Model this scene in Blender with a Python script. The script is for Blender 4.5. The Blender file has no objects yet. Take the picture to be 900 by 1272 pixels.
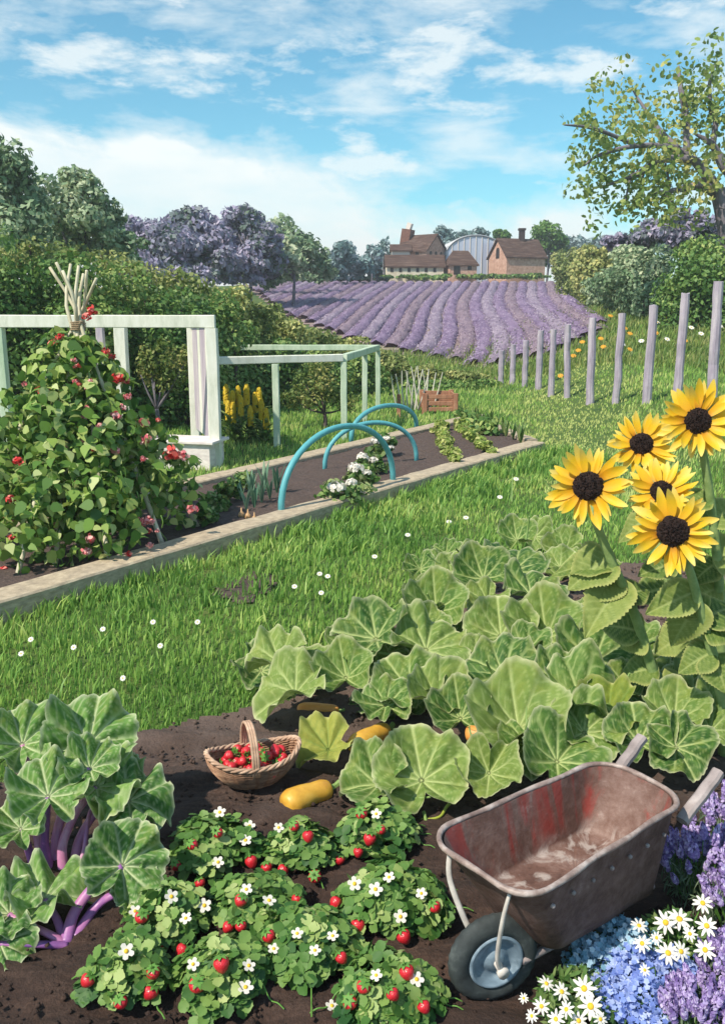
import bpy, bmesh, math, random
import numpy as np
from mathutils import Vector, Matrix
R = math.radians
rng = np.random.default_rng(7)
random.seed(7)
sc = bpy.context.scene
COL = sc.collection

# ---------------------------------------------------------------- camera
CAMZ = 2.6; PITCH = 12.6; F = 1100.0
cam_d = bpy.data.cameras.new('camera'); cam = bpy.data.objects.new('camera', cam_d); COL.objects.link(cam)
cam.location = (0, 0, CAMZ); cam.rotation_euler = (R(90 - PITCH), 0, 0)
cam_d.sensor_fit = 'VERTICAL'; cam_d.sensor_height = 24; cam_d.lens = 24 * F / 1272
cam_d.clip_start = 0.05; cam_d.clip_end = 5000
sc.camera = cam
# ---------------------------------------------------------------- light and sky
SUN = Vector((-0.66, -0.58, 1.05)).normalized()
sun_d = bpy.data.lights.new('sun', 'SUN'); sun_d.energy = 3.1; sun_d.angle = R(1.0); sun_d.color = (1.0, 0.90, 0.74)
sun = bpy.data.objects.new('sun', sun_d); COL.objects.link(sun)
sun.rotation_euler = SUN.to_track_quat('Z', 'Y').to_euler()
sun.location = (-20, -10, 30)
w = bpy.data.worlds.new('World'); sc.world = w; w.use_nodes = True
nt = w.node_tree; nt.nodes.clear()
def N(t, **kw):
    n = nt.nodes.new(t)
    for k, v in kw.items():
        if k.startswith('i_'): n.inputs[k[2:]].default_value = v
        else: setattr(n, k, v)
    return n
out = N('ShaderNodeOutputWorld'); bg = N('ShaderNodeBackground'); bg.inputs['Strength'].default_value = 0.15
sky = N('ShaderNodeTexSky', sky_type='NISHITA', sun_disc=False)
sky.sun_elevation = math.asin(SUN.z); sky.sun_rotation = math.atan2(SUN.x, SUN.y)
sky.air_density = 1.0; sky.dust_density = 0.4; sky.ozone_density = 1.2; sky.altitude = 200
tc = N('ShaderNodeTexCoord')
sep = N('ShaderNodeSeparateXYZ'); nt.links.new(tc.outputs['Generated'], sep.inputs[0])
def M(op, a, b=None, clamp=False):
    n = nt.nodes.new('ShaderNodeMath'); n.operation = op; n.use_clamp = clamp
    for i, v in enumerate((a, b)):
        if v is None: continue
        if isinstance(v, (int, float)): n.inputs[i].default_value = v
        else: nt.links.new(v, n.inputs[i])
    return n.outputs[0]
def noise(vec, scale, detail=6, rough=.55, dist=0.0):
    n = nt.nodes.new('ShaderNodeTexNoise'); n.inputs['Scale'].default_value = scale; n.inputs['Detail'].default_value = detail
    n.inputs['Roughness'].default_value = rough; n.inputs['Distortion'].default_value = dist
    nt.links.new(vec, n.inputs['Vector']); return n.outputs['Fac']
def mapping(vec, loc, scl, rot=(0, 0, 0)):
    n = nt.nodes.new('ShaderNodeMapping'); n.inputs['Location'].default_value = loc; n.inputs['Scale'].default_value = scl
    n.inputs['Rotation'].default_value = rot
    nt.links.new(vec, n.inputs['Vector']); return n.outputs[0]
G_ = tc.outputs['Generated']
# big cumulus bank low down, its top edge climbing to the left; streaky wisps above it
bank_n = noise(mapping(G_, (3.1, 0.4, 1.7), (2.2, 2.2, 4.6)), 1.7, 10, .60, .2)
wisp_n = noise(mapping(G_, (0.3, 2.2, 0.9), (1.9, 1.9, 6.5), (0, R(-6), 0)), 3.4, 10, .60, .15)
edge = M('ADD', M('MULTIPLY', sep.outputs['X'], -0.22), 0.155)          # elevation of the bank's top
edge = M('ADD', edge, M('MULTIPLY', M('SUBTRACT', bank_n, 0.5), 0.42))
bank = M('MULTIPLY', M('SUBTRACT', edge, sep.outputs['Z']), 16.0, True)
bank = M('MULTIPLY', bank, M('ADD', M('MULTIPLY', noise(mapping(G_, (1, 1, 4), (3, 3, 9)), 2.4, 8), 1.0), .42), True)
wisp = M('MULTIPLY', M('SUBTRACT', wisp_n, 0.485), 6.0, True)
wisp = M('MULTIPLY', wisp, 0.62)
puff_n = noise(mapping(G_, (5.2, 1.2, 0.3), (3.0, 3.0, 8.5)), 2.6, 12, .62, .1)
puff = M('MULTIPLY', M('SUBTRACT', puff_n, 0.53), 9.0, True)
puff = M('MULTIPLY', puff, .75)
cl = M('MAXIMUM', M('MAXIMUM', bank, puff), wisp)
low = M('SUBTRACT', 1.0, M('MULTIPLY', M('ABSOLUTE', sep.outputs['Z']), 9.0), True)
cl = M('MAXIMUM', cl, M('MULTIPLY', low, 0.8))
cl = M('MULTIPLY', cl, 0.93)
tint = nt.nodes.new('ShaderNodeMix'); tint.data_type = 'RGBA'; tint.blend_type = 'MULTIPLY'; tint.inputs[0].default_value = 1.0
nt.links.new(sky.outputs[0], tint.inputs[6]); tint.inputs[7].default_value = (0.31, 0.58, 0.57, 1)
ccol = nt.nodes.new('ShaderNodeMix'); ccol.data_type = 'RGBA'
nt.links.new(low, ccol.inputs[0]); ccol.inputs[6].default_value = (3.8, 3.95, 3.85, 1); ccol.inputs[7].default_value = (4.05, 3.8, 3.75, 1)
mx = nt.nodes.new('ShaderNodeMix'); mx.data_type = 'RGBA'
nt.links.new(cl, mx.inputs[0]); nt.links.new(tint.outputs[2], mx.inputs[6]); nt.links.new(ccol.outputs[2], mx.inputs[7])
nt.links.new(mx.outputs[2], bg.inputs[0]); nt.links.new(bg.outputs[0], out.inputs[0])
sc.view_settings.view_transform = 'Standard'; sc.view_settings.look = 'None'; sc.view_settings.gamma = 1
sc.view_settings.use_curve_mapping = False
sc.view_settings.exposure = 0.92
sc.render.engine = 'CYCLES'
sc.cycles.max_bounces = 6; sc.cycles.transparent_max_bounces = 8; sc.cycles.volume_bounces = 0

# ---------------------------------------------------------------- pixel rays -> places on the ground
sp_, cp_ = math.sin(R(PITCH)), math.cos(R(PITCH))
def ray(px, py):
    a = (px - 450) / F; b = (636 - py) / F
    return Vector((a, cp_ + b * sp_, -sp_ + b * cp_))
def AT(px, py, Y):
    d = ray(px, py); t = Y / d.y
    return Vector((0, 0, CAMZ)) + d * t
def AZ(px, py, z):
    d = ray(px, py); t = (z - CAMZ) / d.z
    return Vector((0, 0, CAMZ)) + d * t
def ss(t):
    t = np.clip(t, 0, 1); return t * t * (3 - 2 * t)
def H(x, y):
    x = np.asarray(x, float); y = np.asarray(y, float)
    fade = 1 - ss((y - 42) / 50)
    z = 0.75 * ss((x - 4.2) / 4.2) * ss((y - 8) / 8) * fade
    z = z + 1.5 * ss((x - 5) / 7) * ss((y - 20) / 17) * fade
    t = np.clip((y - 37) / 75, 0, 1)
    z = z + 7.0 * (t ** 1.12) * (1 - 0.10 * ss((t - .8) / .2))
    z = z - 0.7 * ss((-x - 5) / 25) * ss((y - 60) / 50)
    z = z - 0.00 * y
    z = z - 2.5 * ss((y - 150) / 150)
    z = z + 0.03 * np.sin(x * .9 + 1) * np.sin(y * .7) * ss((y - 9) / 3) * ss(np.maximum(x - 4, -x - 6) / 3)
    return z
def _s(t):
    t = 0.0 if t < 0 else 1.0 if t > 1 else t
    return t * t * (3 - 2 * t)
def Hf(x, y):
    fade = 1 - _s((y - 42) / 50)
    z = .75 * _s((x - 4.2) / 4.2) * _s((y - 8) / 8) * fade + 1.5 * _s((x - 5) / 7) * _s((y - 20) / 17) * fade
    t = min(1, max(0, (y - 37) / 75))
    z += 7.0 * (t ** 1.12) * (1 - 0.10 * _s((t - .8) / .2)) - .7 * _s((-x - 5) / 25) * _s((y - 60) / 50) - 2.5 * _s((y - 150) / 150)
    return z + .03 * math.sin(x * .9 + 1) * math.sin(y * .7) * _s((y - 9) / 3) * _s(max(x - 4, -x - 6) / 3)
def G(px, py, off=0.0):
    d = ray(px, py); t = 2.0; o = Vector((0, 0, CAMZ))
    while t < 400:
        p = o + d * t
        if p.z <= Hf(p.x, p.y) + off:
            lo, hi = t - max(.05, t * .01), t
            for _ in range(20):
                m = (lo + hi) / 2; p = o + d * m
                if p.z <= Hf(p.x, p.y) + off: hi = m
                else: lo = m
            return o + d * hi
        t += max(.05, t * .01)
    return o + d * 110
def ppm(p):      # pixels per metre at a point
    q = Vector(p) - Vector((0, 0, CAMZ))
    return F / (q.y * cp_ - q.z * sp_)

# ---------------------------------------------------------------- objects
def tag(o, label=None, cat=None, group=None, kind=None):
    if label: o['label'] = label
    if cat: o['category'] = cat
    if group: o['group'] = group
    if kind: o['kind'] = kind
    return o
def empty(name, loc, label, cat, group=None, rotz=0):
    o = bpy.data.objects.new(name, None); COL.objects.link(o); o.location = loc; o.rotation_euler = (0, 0, rotz)
    o.empty_display_size = .1
    return tag(o, label, cat, group)
def meshobj(name, V, Fs, mat, parent=None, smooth=False, rnd=None, attrs=None, loc=None, world=False):
    """V (n,3); Fs list of faces or a list of (m,k) arrays"""
    V = np.asarray(V, float).reshape(-1, 3)
    q = parent
    while world and q is not None: V = V - np.array(q.location); q = q.parent
    if world and parent is None and loc is not None: V = V - np.array(loc)
    me = bpy.data.meshes.new(name)
    if len(Fs) and isinstance(Fs[0], np.ndarray):
        loops = np.concatenate([f.ravel() for f in Fs]).astype(np.int32)
        tot = np.concatenate([np.full(len(f), f.shape[1], np.int32) for f in Fs])
        st = np.concatenate([[0], np.cumsum(tot)[:-1]]).astype(np.int32)
        me.vertices.add(len(V)); me.vertices.foreach_set('co', V.ravel().astype(np.float32))
        me.loops.add(len(loops)); me.loops.foreach_set('vertex_index', loops)
        me.polygons.add(len(tot)); me.polygons.foreach_set('loop_start', st); me.polygons.foreach_set('loop_total', tot)
        me.update(calc_edges=True)
    else:
        me.from_pydata([tuple(v) for v in V], [], [tuple(f) for f in Fs]); me.update()
    if smooth: me.polygons.foreach_set('use_smooth', np.ones(len(me.polygons), bool))
    if rnd is not None:
        a = me.attributes.new('rnd', 'FLOAT', 'POINT'); a.data.foreach_set('value', np.asarray(rnd, np.float32))
    for k, v in (attrs or {}).items():
        a = me.attributes.new(k, 'FLOAT', 'POINT'); a.data.foreach_set('value', np.asarray(v, np.float32))
    if mat is not None: me.materials.append(mat)
    o = bpy.data.objects.new(name, me); COL.objects.link(o)
    if parent is not None: o.parent = parent
    if loc is not None: o.location = loc
    return o
def copy_tree(o, parent=None):
    c = o.copy(); COL.objects.link(c); c.parent = parent
    for ch in list(o.children): copy_tree(ch, c)
    return c
class MB:
    def __init__(s): s.V = []; s.F = []; s.r = []
    def add(s, V, Fc, r=0.5):
        n = len(s.V); s.V += [tuple(v) for v in V]; s.F += [tuple(i + n for i in f) for f in Fc]; s.r += [r] * len(V); return s
    def build(s, name, mat, parent=None, smooth=False, **kw):
        return meshobj(name, s.V, s.F, mat, parent, smooth, rnd=s.r, **kw)
def box(c, s, rz=0, jit=0.0, bev=0.0):
    c = Vector(c); V = []
    b = bev
    hx, hy, hz = s[0] / 2, s[1] / 2, s[2] / 2
    if b <= 0:
        for dz in (-hz, hz):
            for dx, dy in ((-hx, -hy), (hx, -hy), (hx, hy), (-hx, hy)):
                V.append(Vector((dx, dy, dz)))
        Fc = [(3, 2, 1, 0), (4, 5, 6, 7), (0, 1, 5, 4), (1, 2, 6, 5), (2, 3, 7, 6), (3, 0, 4, 7)]
    else:
        bm = bmesh.new(); bmesh.ops.create_cube(bm, size=1)
        for v in bm.verts: v.co = Vector((v.co.x * s[0], v.co.y * s[1], v.co.z * s[2]))
        bmesh.ops.bevel(bm, geom=list(bm.edges), offset=b, segments=2, affect='EDGES', profile=.6)
        bm.verts.index_update(); V = [v.co.copy() for v in bm.verts]; Fc = [tuple(v.index for v in f.verts) for f in bm.faces]; bm.free()
    m = Matrix.Rotation(rz, 3, 'Z')
    return [c + m @ (v + Vector((random.uniform(-jit, jit), random.uniform(-jit, jit), random.uniform(-jit, jit)))) for v in V], Fc
def beam(a, b, w_, h_, up=Vector((0, 0, 1)), jit=0.0, nseg=1, bev=.012):
    """rectangular bar from a to b, width w_ across, h_ along up; chamfered edges"""
    a, b = Vector(a), Vector(b); d = (b - a).normalized(); s = d.cross(up)
    if s.length < 1e-3: s = d.cross(Vector((0, 1, 0)))
    s.normalize(); u = s.cross(d).normalized()
    prof = []
    e = min(bev, w_ * .25, h_ * .25)
    for sx, sy in ((-1, -1), (1, -1), (1, 1), (-1, 1)):
        x, y = sx * w_ / 2, sy * h_ / 2
        p1 = (x, y - sy * e); p2 = (x - sx * e, y)
        prof += [p1, p2] if sx * sy < 0 else [p2, p1]
    # order around
    prof = sorted(prof, key=lambda p: math.atan2(p[1], p[0]))
    V = []; Fc = []; k = len(prof)
    for i in range(nseg + 1):
        c = a.lerp(b, i / nseg) + Vector((random.uniform(-jit, jit), random.uniform(-jit, jit), random.uniform(-jit, jit)))
        sc_ = 1 + random.uniform(-jit, jit) * 4
        for p in prof: V.append(c + s * p[0] * sc_ + u * p[1] * sc_)
    for i in range(nseg):
        for j in range(k):
            Fc.append((i * k + j, i * k + (j + 1) % k, (i + 1) * k + (j + 1) % k, (i + 1) * k + j))
    Fc.append(tuple(range(k))[::-1]); Fc.append(tuple(nseg * k + j for j in range(k)))
    return V, Fc
def tube(P, rad, n=8, cap=True, closed=False, flat=1.0):
    P = [Vector(p) for p in P]; m = len(P)
    if not hasattr(rad, '__len__'): rad = [rad] * m
    V = []; Fc = []; prev = None
    for i, p in enumerate(P):
        if closed: t = (P[(i + 1) % m] - P[i - 1]).normalized()
        else: t = (P[min(i + 1, m - 1)] - P[max(i - 1, 0)]).normalized()
        if prev is None:
            a = t.cross(Vector((0, 0, 1)))
            if a.length < .05: a = t.cross(Vector((0, 1, 0)))
            a.normalize()
        else:
            a = (prev - t * prev.dot(t))
            a.normalize()
        prev = a; b = t.cross(a)
        for j in range(n):
            th = 2 * math.pi * j / n
            V.append(p + (a * math.cos(th) + b * math.sin(th) * flat) * rad[i])
    for i in range(m if closed else m - 1):
        for j in range(n):
            i2 = (i + 1) % m
            Fc.append((i * n + j, i * n + (j + 1) % n, i2 * n + (j + 1) % n, i2 * n + j))
    if cap and not closed:
        Fc.append(tuple(range(n))[::-1]); Fc.append(tuple((m - 1) * n + j for j in range(n)))
    return V, Fc
def spline(P, k=6):
    P = [Vector(p) for p in P]; out_ = []
    for i in range(len(P) - 1):
        p0 = P[max(i - 1, 0)]; p1 = P[i]; p2 = P[i + 1]; p3 = P[min(i + 2, len(P) - 1)]
        for j in range(k):
            t = j / k
            out_.append(.5 * ((2 * p1) + (p2 - p0) * t + (2 * p0 - 5 * p1 + 4 * p2 - p3) * t * t + (3 * p1 - p0 - 3 * p2 + p3) * t ** 3))
    out_.append(P[-1]); return out_
def lerps(a, b, n): return [a + (b - a) * i / (n - 1) for i in range(n)]

# ---------------------------------------------------------------- materials
class NT:
    def __init__(s, name):
        s.m = bpy.data.materials.new(name); s.m.use_nodes = True; s.t = s.m.node_tree; s.t.nodes.clear()
        s.out = s.t.nodes.new('ShaderNodeOutputMaterial')
    def n(s, t, **kw):
        n = s.t.nodes.new(t)
        for k, v in kw.items(): setattr(n, k, v)
        return n
    def l(s, a, b): s.t.links.new(a, b)
    def noise(s, scale, detail=5, rough=.6, stretch=(1, 1, 1), coord='Object', dist=0):
        tc = s.n('ShaderNodeTexCoord'); mp = s.n('ShaderNodeMapping'); mp.inputs['Scale'].default_value = stretch
        s.l(tc.outputs[coord], mp.inputs[0])
        n = s.n('ShaderNodeTexNoise'); n.inputs['Scale'].default_value = scale; n.inputs['Detail'].default_value = detail
        n.inputs['Roughness'].default_value = rough; n.inputs['Distortion'].default_value = dist
        s.l(mp.outputs[0], n.inputs['Vector']); return n.outputs['Fac']
    def ramp(s, fac, stops):
        r = s.n('ShaderNodeValToRGB'); e = r.color_ramp.elements
        while len(e) < len(stops): e.new(.5)
        for i, (p, c) in enumerate(stops): e[i].position = p; e[i].color = (*c, 1)
        s.l(fac, r.inputs[0]); return r.outputs[0]
    def mix(s, f, a, b, mode='MIX'):
        n = s.n('ShaderNodeMix', data_type='RGBA', blend_type=mode)
        for i, v in ((0, f), (6, a), (7, b)):
            if isinstance(v, (int, float)): n.inputs[i].default_value = v
            elif isinstance(v, tuple): n.inputs[i].default_value = (*v, 1)
            else: s.l(v, n.inputs[i])
        return n.outputs[2]
    def math(s, op, a, b=0.0, clamp=False):
        n = s.n('ShaderNodeMath', operation=op, use_clamp=clamp)
        for i, v in enumerate((a, b)):
            if isinstance(v, (int, float)): n.inputs[i].default_value = v
            else: s.l(v, n.inputs[i])
        return n.outputs[0]
    def attr(s, name):
        n = s.n('ShaderNodeAttribute'); n.attribute_name = name; return n.outputs['Fac']
    def finish(s, col, rough=.7, bump=None, bstr=.3, bdist=.02, spec=.4, trans=0, metal=0):
        p = s.n('ShaderNodeBsdfPrincipled')
        if isinstance(col, tuple): p.inputs['Base Color'].default_value = (*col, 1)
        else: s.l(col, p.inputs['Base Color'])
        if isinstance(rough, (int, float)): p.inputs['Roughness'].default_value = rough
        else: s.l(rough, p.inputs['Roughness'])
        p.inputs['Specular IOR Level'].default_value = spec; p.inputs['Metallic'].default_value = metal
        if bump is not None:
            b = s.n('ShaderNodeBump'); b.inputs['Strength'].default_value = bstr; b.inputs['Distance'].default_value = bdist
            s.l(bump, b.inputs['Height']); s.l(b.outputs[0], p.inputs['Normal'])
        sh = p.outputs[0]
        if trans > 0:
            t = s.n('ShaderNodeBsdfTranslucent')
            if isinstance(col, tuple): t.inputs[0].default_value = (*col, 1)
            else: s.l(col, t.inputs[0])
            mxs = s.n('ShaderNodeMixShader'); mxs.inputs[0].default_value = trans
            s.l(sh, mxs.inputs[1]); s.l(t.outputs[0], mxs.inputs[2]); sh = mxs.outputs[0]
        s.l(sh, s.out.inputs[0]); return s.m
def mat_noise(name, stops, scale=5, rough=.8, stretch=(1, 1, 1), bstr=.4, bdist=.02, detail=6, spec=.3, metal=0, dist=0, bscale=None):
    k = NT(name); f = k.noise(scale, detail, .6, stretch, dist=dist)
    b = f if bscale is None else k.noise(bscale, detail, .6, stretch)
    return k.finish(k.ramp(f, stops), rough, b, bstr, bdist, spec, 0, metal)
def mat_leaves(name, pal, trans=.28, rough=.55, spec=.35, nscale=None):
    """pal: list of colours spread over the per-leaf random value"""
    k = NT(name); n = len(pal)
    stops = [(0.02 + i / max(1, n - 1) * .96, c) for i, c in enumerate(pal)]
    col = k.ramp(k.attr('rnd'), stops)
    if nscale:
        f = k.noise(nscale, 4, .6)
        col = k.mix(k.math('MULTIPLY', f, .5), col, (pal[-1]), 'MIX')
    return k.finish(col, rough, None, spec=spec, trans=trans)
def mat_flat(name, c, rough=.6, trans=0, spec=.4, metal=0, vary=.25, scale=30):
    k = NT(name); f = k.noise(scale, 4)
    col = k.mix(k.math('MULTIPLY', f, vary * 2, True), c, tuple(v * .55 for v in c))
    return k.finish(col, rough, f, .15, .005, spec, trans, metal)

# ---------------------------------------------------------------- leaf clouds
def unit(v): return v / (np.linalg.norm(v, axis=1, keepdims=True) + 1e-9)
def leaves(P, Nn, L, W, shape=4, fold=.12, droop=.3, rs=None, rnd=None):
    """n leaves at P with normals Nn. shape 4: diamond, 6: rounded, 3 trifoliate handled elsewhere"""
    n = len(P); L = np.broadcast_to(L, (n,)).reshape(-1, 1); W = np.broadcast_to(W, (n,)).reshape(-1, 1)
    t = rng.normal(size=(n, 3)); t[:, 2] -= droop
    t = unit(t - Nn * np.sum(t * Nn, 1, keepdims=True)); b = np.cross(Nn, t)
    if shape == 5: pts = [(-.5, 0, 0), (-.42, -.34, fold), (-.15, -.5, fold * 1.2), (.15, -.33, fold), (.55, 0, -.12), (.15, .33, fold), (-.15, .5, fold * 1.2), (-.42, .34, fold)]
    elif shape == 4: pts = [(-.5, 0, 0), (.05, -.5, fold), (.5, 0, 0), (.05, .5, fold)]
    elif shape == 6: pts = [(-.5, 0, 0), (-.22, -.42, fold), (.22, -.42, fold), (.5, 0, 0), (.22, .42, fold), (-.22, .42, fold)]
    else: pts = [(-.5, 0, 0), (-.35, -.38, fold), (0, -.5, fold * 1.2), (.34, -.36, fold), (.5, 0, -.05), (.34, .36, fold), (0, .5, fold * 1.2), (-.35, .38, fold)]
    k = len(pts)
    V = np.stack([P + t * L * p[0] + b * W * p[1] + Nn * W * p[2] for p in pts], 1).reshape(-1, 3)
    Fi = np.arange(n * k).reshape(n, k)
    r = rng.random(n) if rnd is None else rnd
    return V, Fi, np.repeat(r, k)
def lump_pts(lumps, n, inner=.5, outer=1.08, up=.25, jit=.9):
    """points near the surface of ellipsoid lumps (cx,cy,cz,rx,ry,rz)"""
    L = np.array(lumps, float); a = (L[:, 3] * L[:, 5]) + .02; a /= a.sum()
    idx = rng.choice(len(L), n, p=a); d = unit(rng.normal(size=(n, 3)))
    r = inner + (outer - inner) * rng.random(n) ** .6
    P = L[idx, :3] + d * L[idx, 3:6] * r[:, None]
    Nn = unit(d + rng.normal(size=(n, 3)) * jit * .7 + np.array([0, 0, up]))
    return P, Nn
def subl(c, r, k, rs=.45, spread=.75):
    """break one lump into k smaller ones around it"""
    out_ = [(*c, r[0] * .72, r[1] * .72, r[2] * .72)]
    for _ in range(k):
        d = Vector((random.gauss(0, 1), random.gauss(0, 1), random.gauss(0, 1))).normalized()
        q = random.uniform(.7, 1.25) * rs
        out_.append((c[0] + d.x * r[0] * spread, c[1] + d.y * r[1] * spread, c[2] + d.z * r[2] * spread, r[0] * q, r[1] * q, r[2] * q))
    return out_
def cloud(name, lumps, n, L, W, mat, parent, shape=4, ground=True, **kw):
    P, Nn = lump_pts(lumps, n, **kw)
    if ground:
        k = P[:, 2] > H(P[:, 0], P[:, 1]) + .02
        P, Nn = P[k], Nn[k]
    L = L * (0.7 + .6 * rng.random(len(P))); Wd = L * (W)
    # colour drifts with place too: patches of leaves share a tone
    s = 2.2 / max(.3, float(np.ptp(P[:, 2])))
    pat = .5 + .5 * np.sin(P[:, 0] * s * 3.1 + 1.3 * np.sin(P[:, 2] * s * 2.3) + P[:, 1] * s)
    r = np.clip(.65 * rng.random(len(P)) + .35 * pat, 0, 1)
    V, Fi, rr = leaves(P, Nn, L, Wd, shape, rnd=r)
    return meshobj(name, V, [Fi], mat, parent, rnd=rr, world=parent is not None)
# ================================================================ the setting
m_turf = NT('turf')
f1 = m_turf.noise(1.1, 6); f2 = m_turf.noise(14, 5)
c = m_turf.ramp(f1, [(.3, (.042, .085, .016)), (.5, (.075, .13, .024)), (.7, (.13, .16, .035))])
c = m_turf.mix(m_turf.math('MULTIPLY', f2, .55), c, (.03, .06, .012))
m_turf = m_turf.finish(c, .95, f2, .6, .04)
def grid_sheet(xs, ys, zf, keep=None):
    X, Y = np.meshgrid(xs, ys); Z = zf(X, Y); V = np.stack([X, Y, Z], -1).reshape(-1, 3)
    nx, ny = len(xs), len(ys); I = np.arange(nx * ny).reshape(ny, nx)
    Fq = np.stack([I[:-1, :-1], I[:-1, 1:], I[1:, 1:], I[1:, :-1]], -1).reshape(-1, 4)
    if keep is not None:
        C = V[Fq].mean(1); Fq = Fq[keep(C[:, 0], C[:, 1])]
        used = np.unique(Fq); mp = -np.ones(len(V), int); mp[used] = np.arange(len(used)); V = V[used]; Fq = mp[Fq]
    return V, Fq
xs = np.concatenate([np.linspace(-300, -60, 20)[:-1], np.linspace(-60, -14, 40)[:-1], np.linspace(-14, 18, 120), np.linspace(18, 60, 40)[1:], np.linspace(60, 300, 20)[1:]])
ys = np.concatenate([np.linspace(-60, 0, 8)[:-1], np.linspace(0, 30, 120)[:-1], np.linspace(30, 150, 160)[:-1], np.linspace(150, 420, 25)])
V, Fq = grid_sheet(xs, ys, H)
tag(meshobj('ground', V, [Fq], m_turf, smooth=True), kind='structure')

def inpoly(x, y, poly):
    x = np.asarray(x); y = np.asarray(y); r = np.zeros(x.shape, bool); n = len(poly)
    for i in range(n):
        x1, y1 = poly[i]; x2, y2 = poly[(i + 1) % n]
        c = ((y1 > y) != (y2 > y)) & (x < (x2 - x1) * (y - y1) / (y2 - y1 + 1e-12) + x1); r ^= c
    return r
# the dug soil of the near vegetable plot
soil_px = [(-60, 1000), (160, 932), (245, 908), (320, 884), (420, 856), (470, 792), (540, 745), (600, 715), (660, 705), (760, 705), (1010, 700)]
soil_poly = [tuple(G(*p)[:2]) for p in soil_px] + [(6.5, 1.0), (-4.5, 1.0)]
k = NT('dark_soil')
f1 = k.noise(3.2, 6); f2 = k.noise(40, 6, .7); f3 = k.noise(6, 5, .6, (.35, 3.2, 1), dist=.4)
c = k.ramp(k.math('ADD', k.math('MULTIPLY', f3, .6), k.math('MULTIPLY', f2, .4)), [(.32, (.022, .013, .010)), (.5, (.058, .033, .023)), (.62, (.105, .062, .045)), (.75, (.17, .11, .085))])
c = k.mix(k.math('MULTIPLY', f1, .5), c, (.04, .024, .026))
gco = k.n('ShaderNodeTexCoord'); gsp = k.n('ShaderNodeSeparateXYZ'); k.l(gco.outputs['Object'], gsp.inputs[0])
pale_far = k.math('ADD', k.math('MULTIPLY', k.math('SUBTRACT', gsp.outputs['Y'], 4.1), .8), k.math('MULTIPLY', k.math('SUBTRACT', f1, .5), 2.2), True)   # soil colour gets paler towards the lawn, broken up by noise
c = k.mix(k.math('MULTIPLY', pale_far, .55), c, (.20, .145, .125))
m_soil = k.finish(c, .95, f2, .9, .03)
def wob(x, y, s): return np.sin(x * s + 1.7 * np.sin(y * s * .7)) * np.sin(y * s * 1.3 + 1.1 * np.sin(x * s * .6))
def soil_z(X, Y):
    e = rng.random(X.shape)
    return H(X, Y) + .062 + .018 * np.sin((Y + .12 * X) * 16 + 1.2 * np.sin(X * 2.3)) + .014 * wob(X, Y, 9) + .008 * wob(X, Y, 23) + .010 * (e - .5)
def soil_keep(X, Y):
    return inpoly(X + .06 * wob(X, Y, 6), Y + .08 * wob(Y, X, 5), soil_poly)
V, Fq = grid_sheet(np.arange(-4.2, 6.2, .035), np.arange(1.2, 9.6, .035), soil_z, soil_keep)
tag(meshobj('plot_soil', V, [Fq], m_soil, smooth=False), kind='structure')
# clods lying on it
def clods(name, n, X, Y, Z, smin, smax, mat):
    s = rng.uniform(smin, smax, n) ** 1.0; d = np.array([(1, 0, 0), (-1, 0, 0), (0, 1, 0), (0, -1, 0), (0, 0, .7), (0, 0, -.7)])
    Vc = d[None] * s[:, None, None] * rng.uniform(.6, 1.3, (n, 6, 3)) + np.stack([X, Y, Z], 1)[:, None]
    f = np.array([(0, 2, 4), (2, 1, 4), (1, 3, 4), (3, 0, 4), (2, 0, 5), (1, 2, 5), (3, 1, 5), (0, 3, 5)])
    Fc = (np.arange(n)[:, None, None] * 6 + f[None]).reshape(-1, 3)
    return tag(meshobj(name, Vc.reshape(-1, 3), [Fc], mat), kind='stuff')
X = rng.uniform(-3.5, 5.5, 16000); Y = rng.uniform(1.6, 9, 16000); kk = soil_keep(X, Y); X, Y = X[kk], Y[kk]
o = clods('soil_clods', len(X), X, Y, H(X, Y) + .07, .005, .022, m_soil); o['label'] = 'small crumbs of dark soil strewn over the plot'; 

# ---------------- raised bed of wooden sleepers
BEDZ = .22
F1 = AZ(676, 549, BEDZ); F0 = AZ(0, 747, BEDZ); B1 = AZ(586, 514, BEDZ); B0 = AZ(262, 588, BEDZ)
F1.z = B1.z = F0.z = B0.z = 0
df = (F0 - F1).normalized(); db = (B0 - B1).normalized()
FX = F0 + df * 3.2; BX = B0 + db * 6.0
k = NT('weathered_wood'); f1 = k.noise(5, 7, .65, (1, 1, 8)); f2 = k.noise(2.2, 5)
c = k.ramp(k.noise(9, 7, .7, (1, 1, 3)), [(.3, (.25, .20, .14)), (.5, (.45, .36, .25)), (.72, (.66, .55, .39))])
c = k.mix(k.math('MULTIPLY', f2, .45), c, (.26, .23, .21))
m_sleeper = k.finish(c, .85, f1, .5, .02)
def offs(a, b, d):     # unit normal of a->b in the ground plane
    n = Vector((-(b - a).y, (b - a).x, 0)).normalized(); return n * d
root = empty('raised_bed', (F1.x, F1.y, 0), 'long raised vegetable bed edged with weathered wooden sleepers', 'raised bed')
def sleepers(a, b, wid, side, n, h=BEDZ):
    o = offs(a, b, side * wid / 2); L = (b - a).length
    for i in range(n):
        p = a.lerp(b, i / n) + o; q = a.lerp(b, (i + 1) / n) + o; d = (q - p).normalized() * .006
        zj = random.uniform(-.008, .008)
        Vb, Fb = beam(p + d + Vector((0, 0, (h - .06) / 2 + zj)), q - d + Vector((0, 0, (h - .06) / 2 + zj * .3)), wid, h + .06, jit=.004, nseg=8, bev=.018)
        mo = MB().add(Vb, Fb).build('sleeper', m_sleeper, root, world=True)
sleepers(FX, F1, .36, 1, 6)
nside = 1
sleepers(F1 + (B1 - F1).normalized() * .37, B1, .24, 1, 3)
sleepers(B1, BX, .34, 1, 5)
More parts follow.
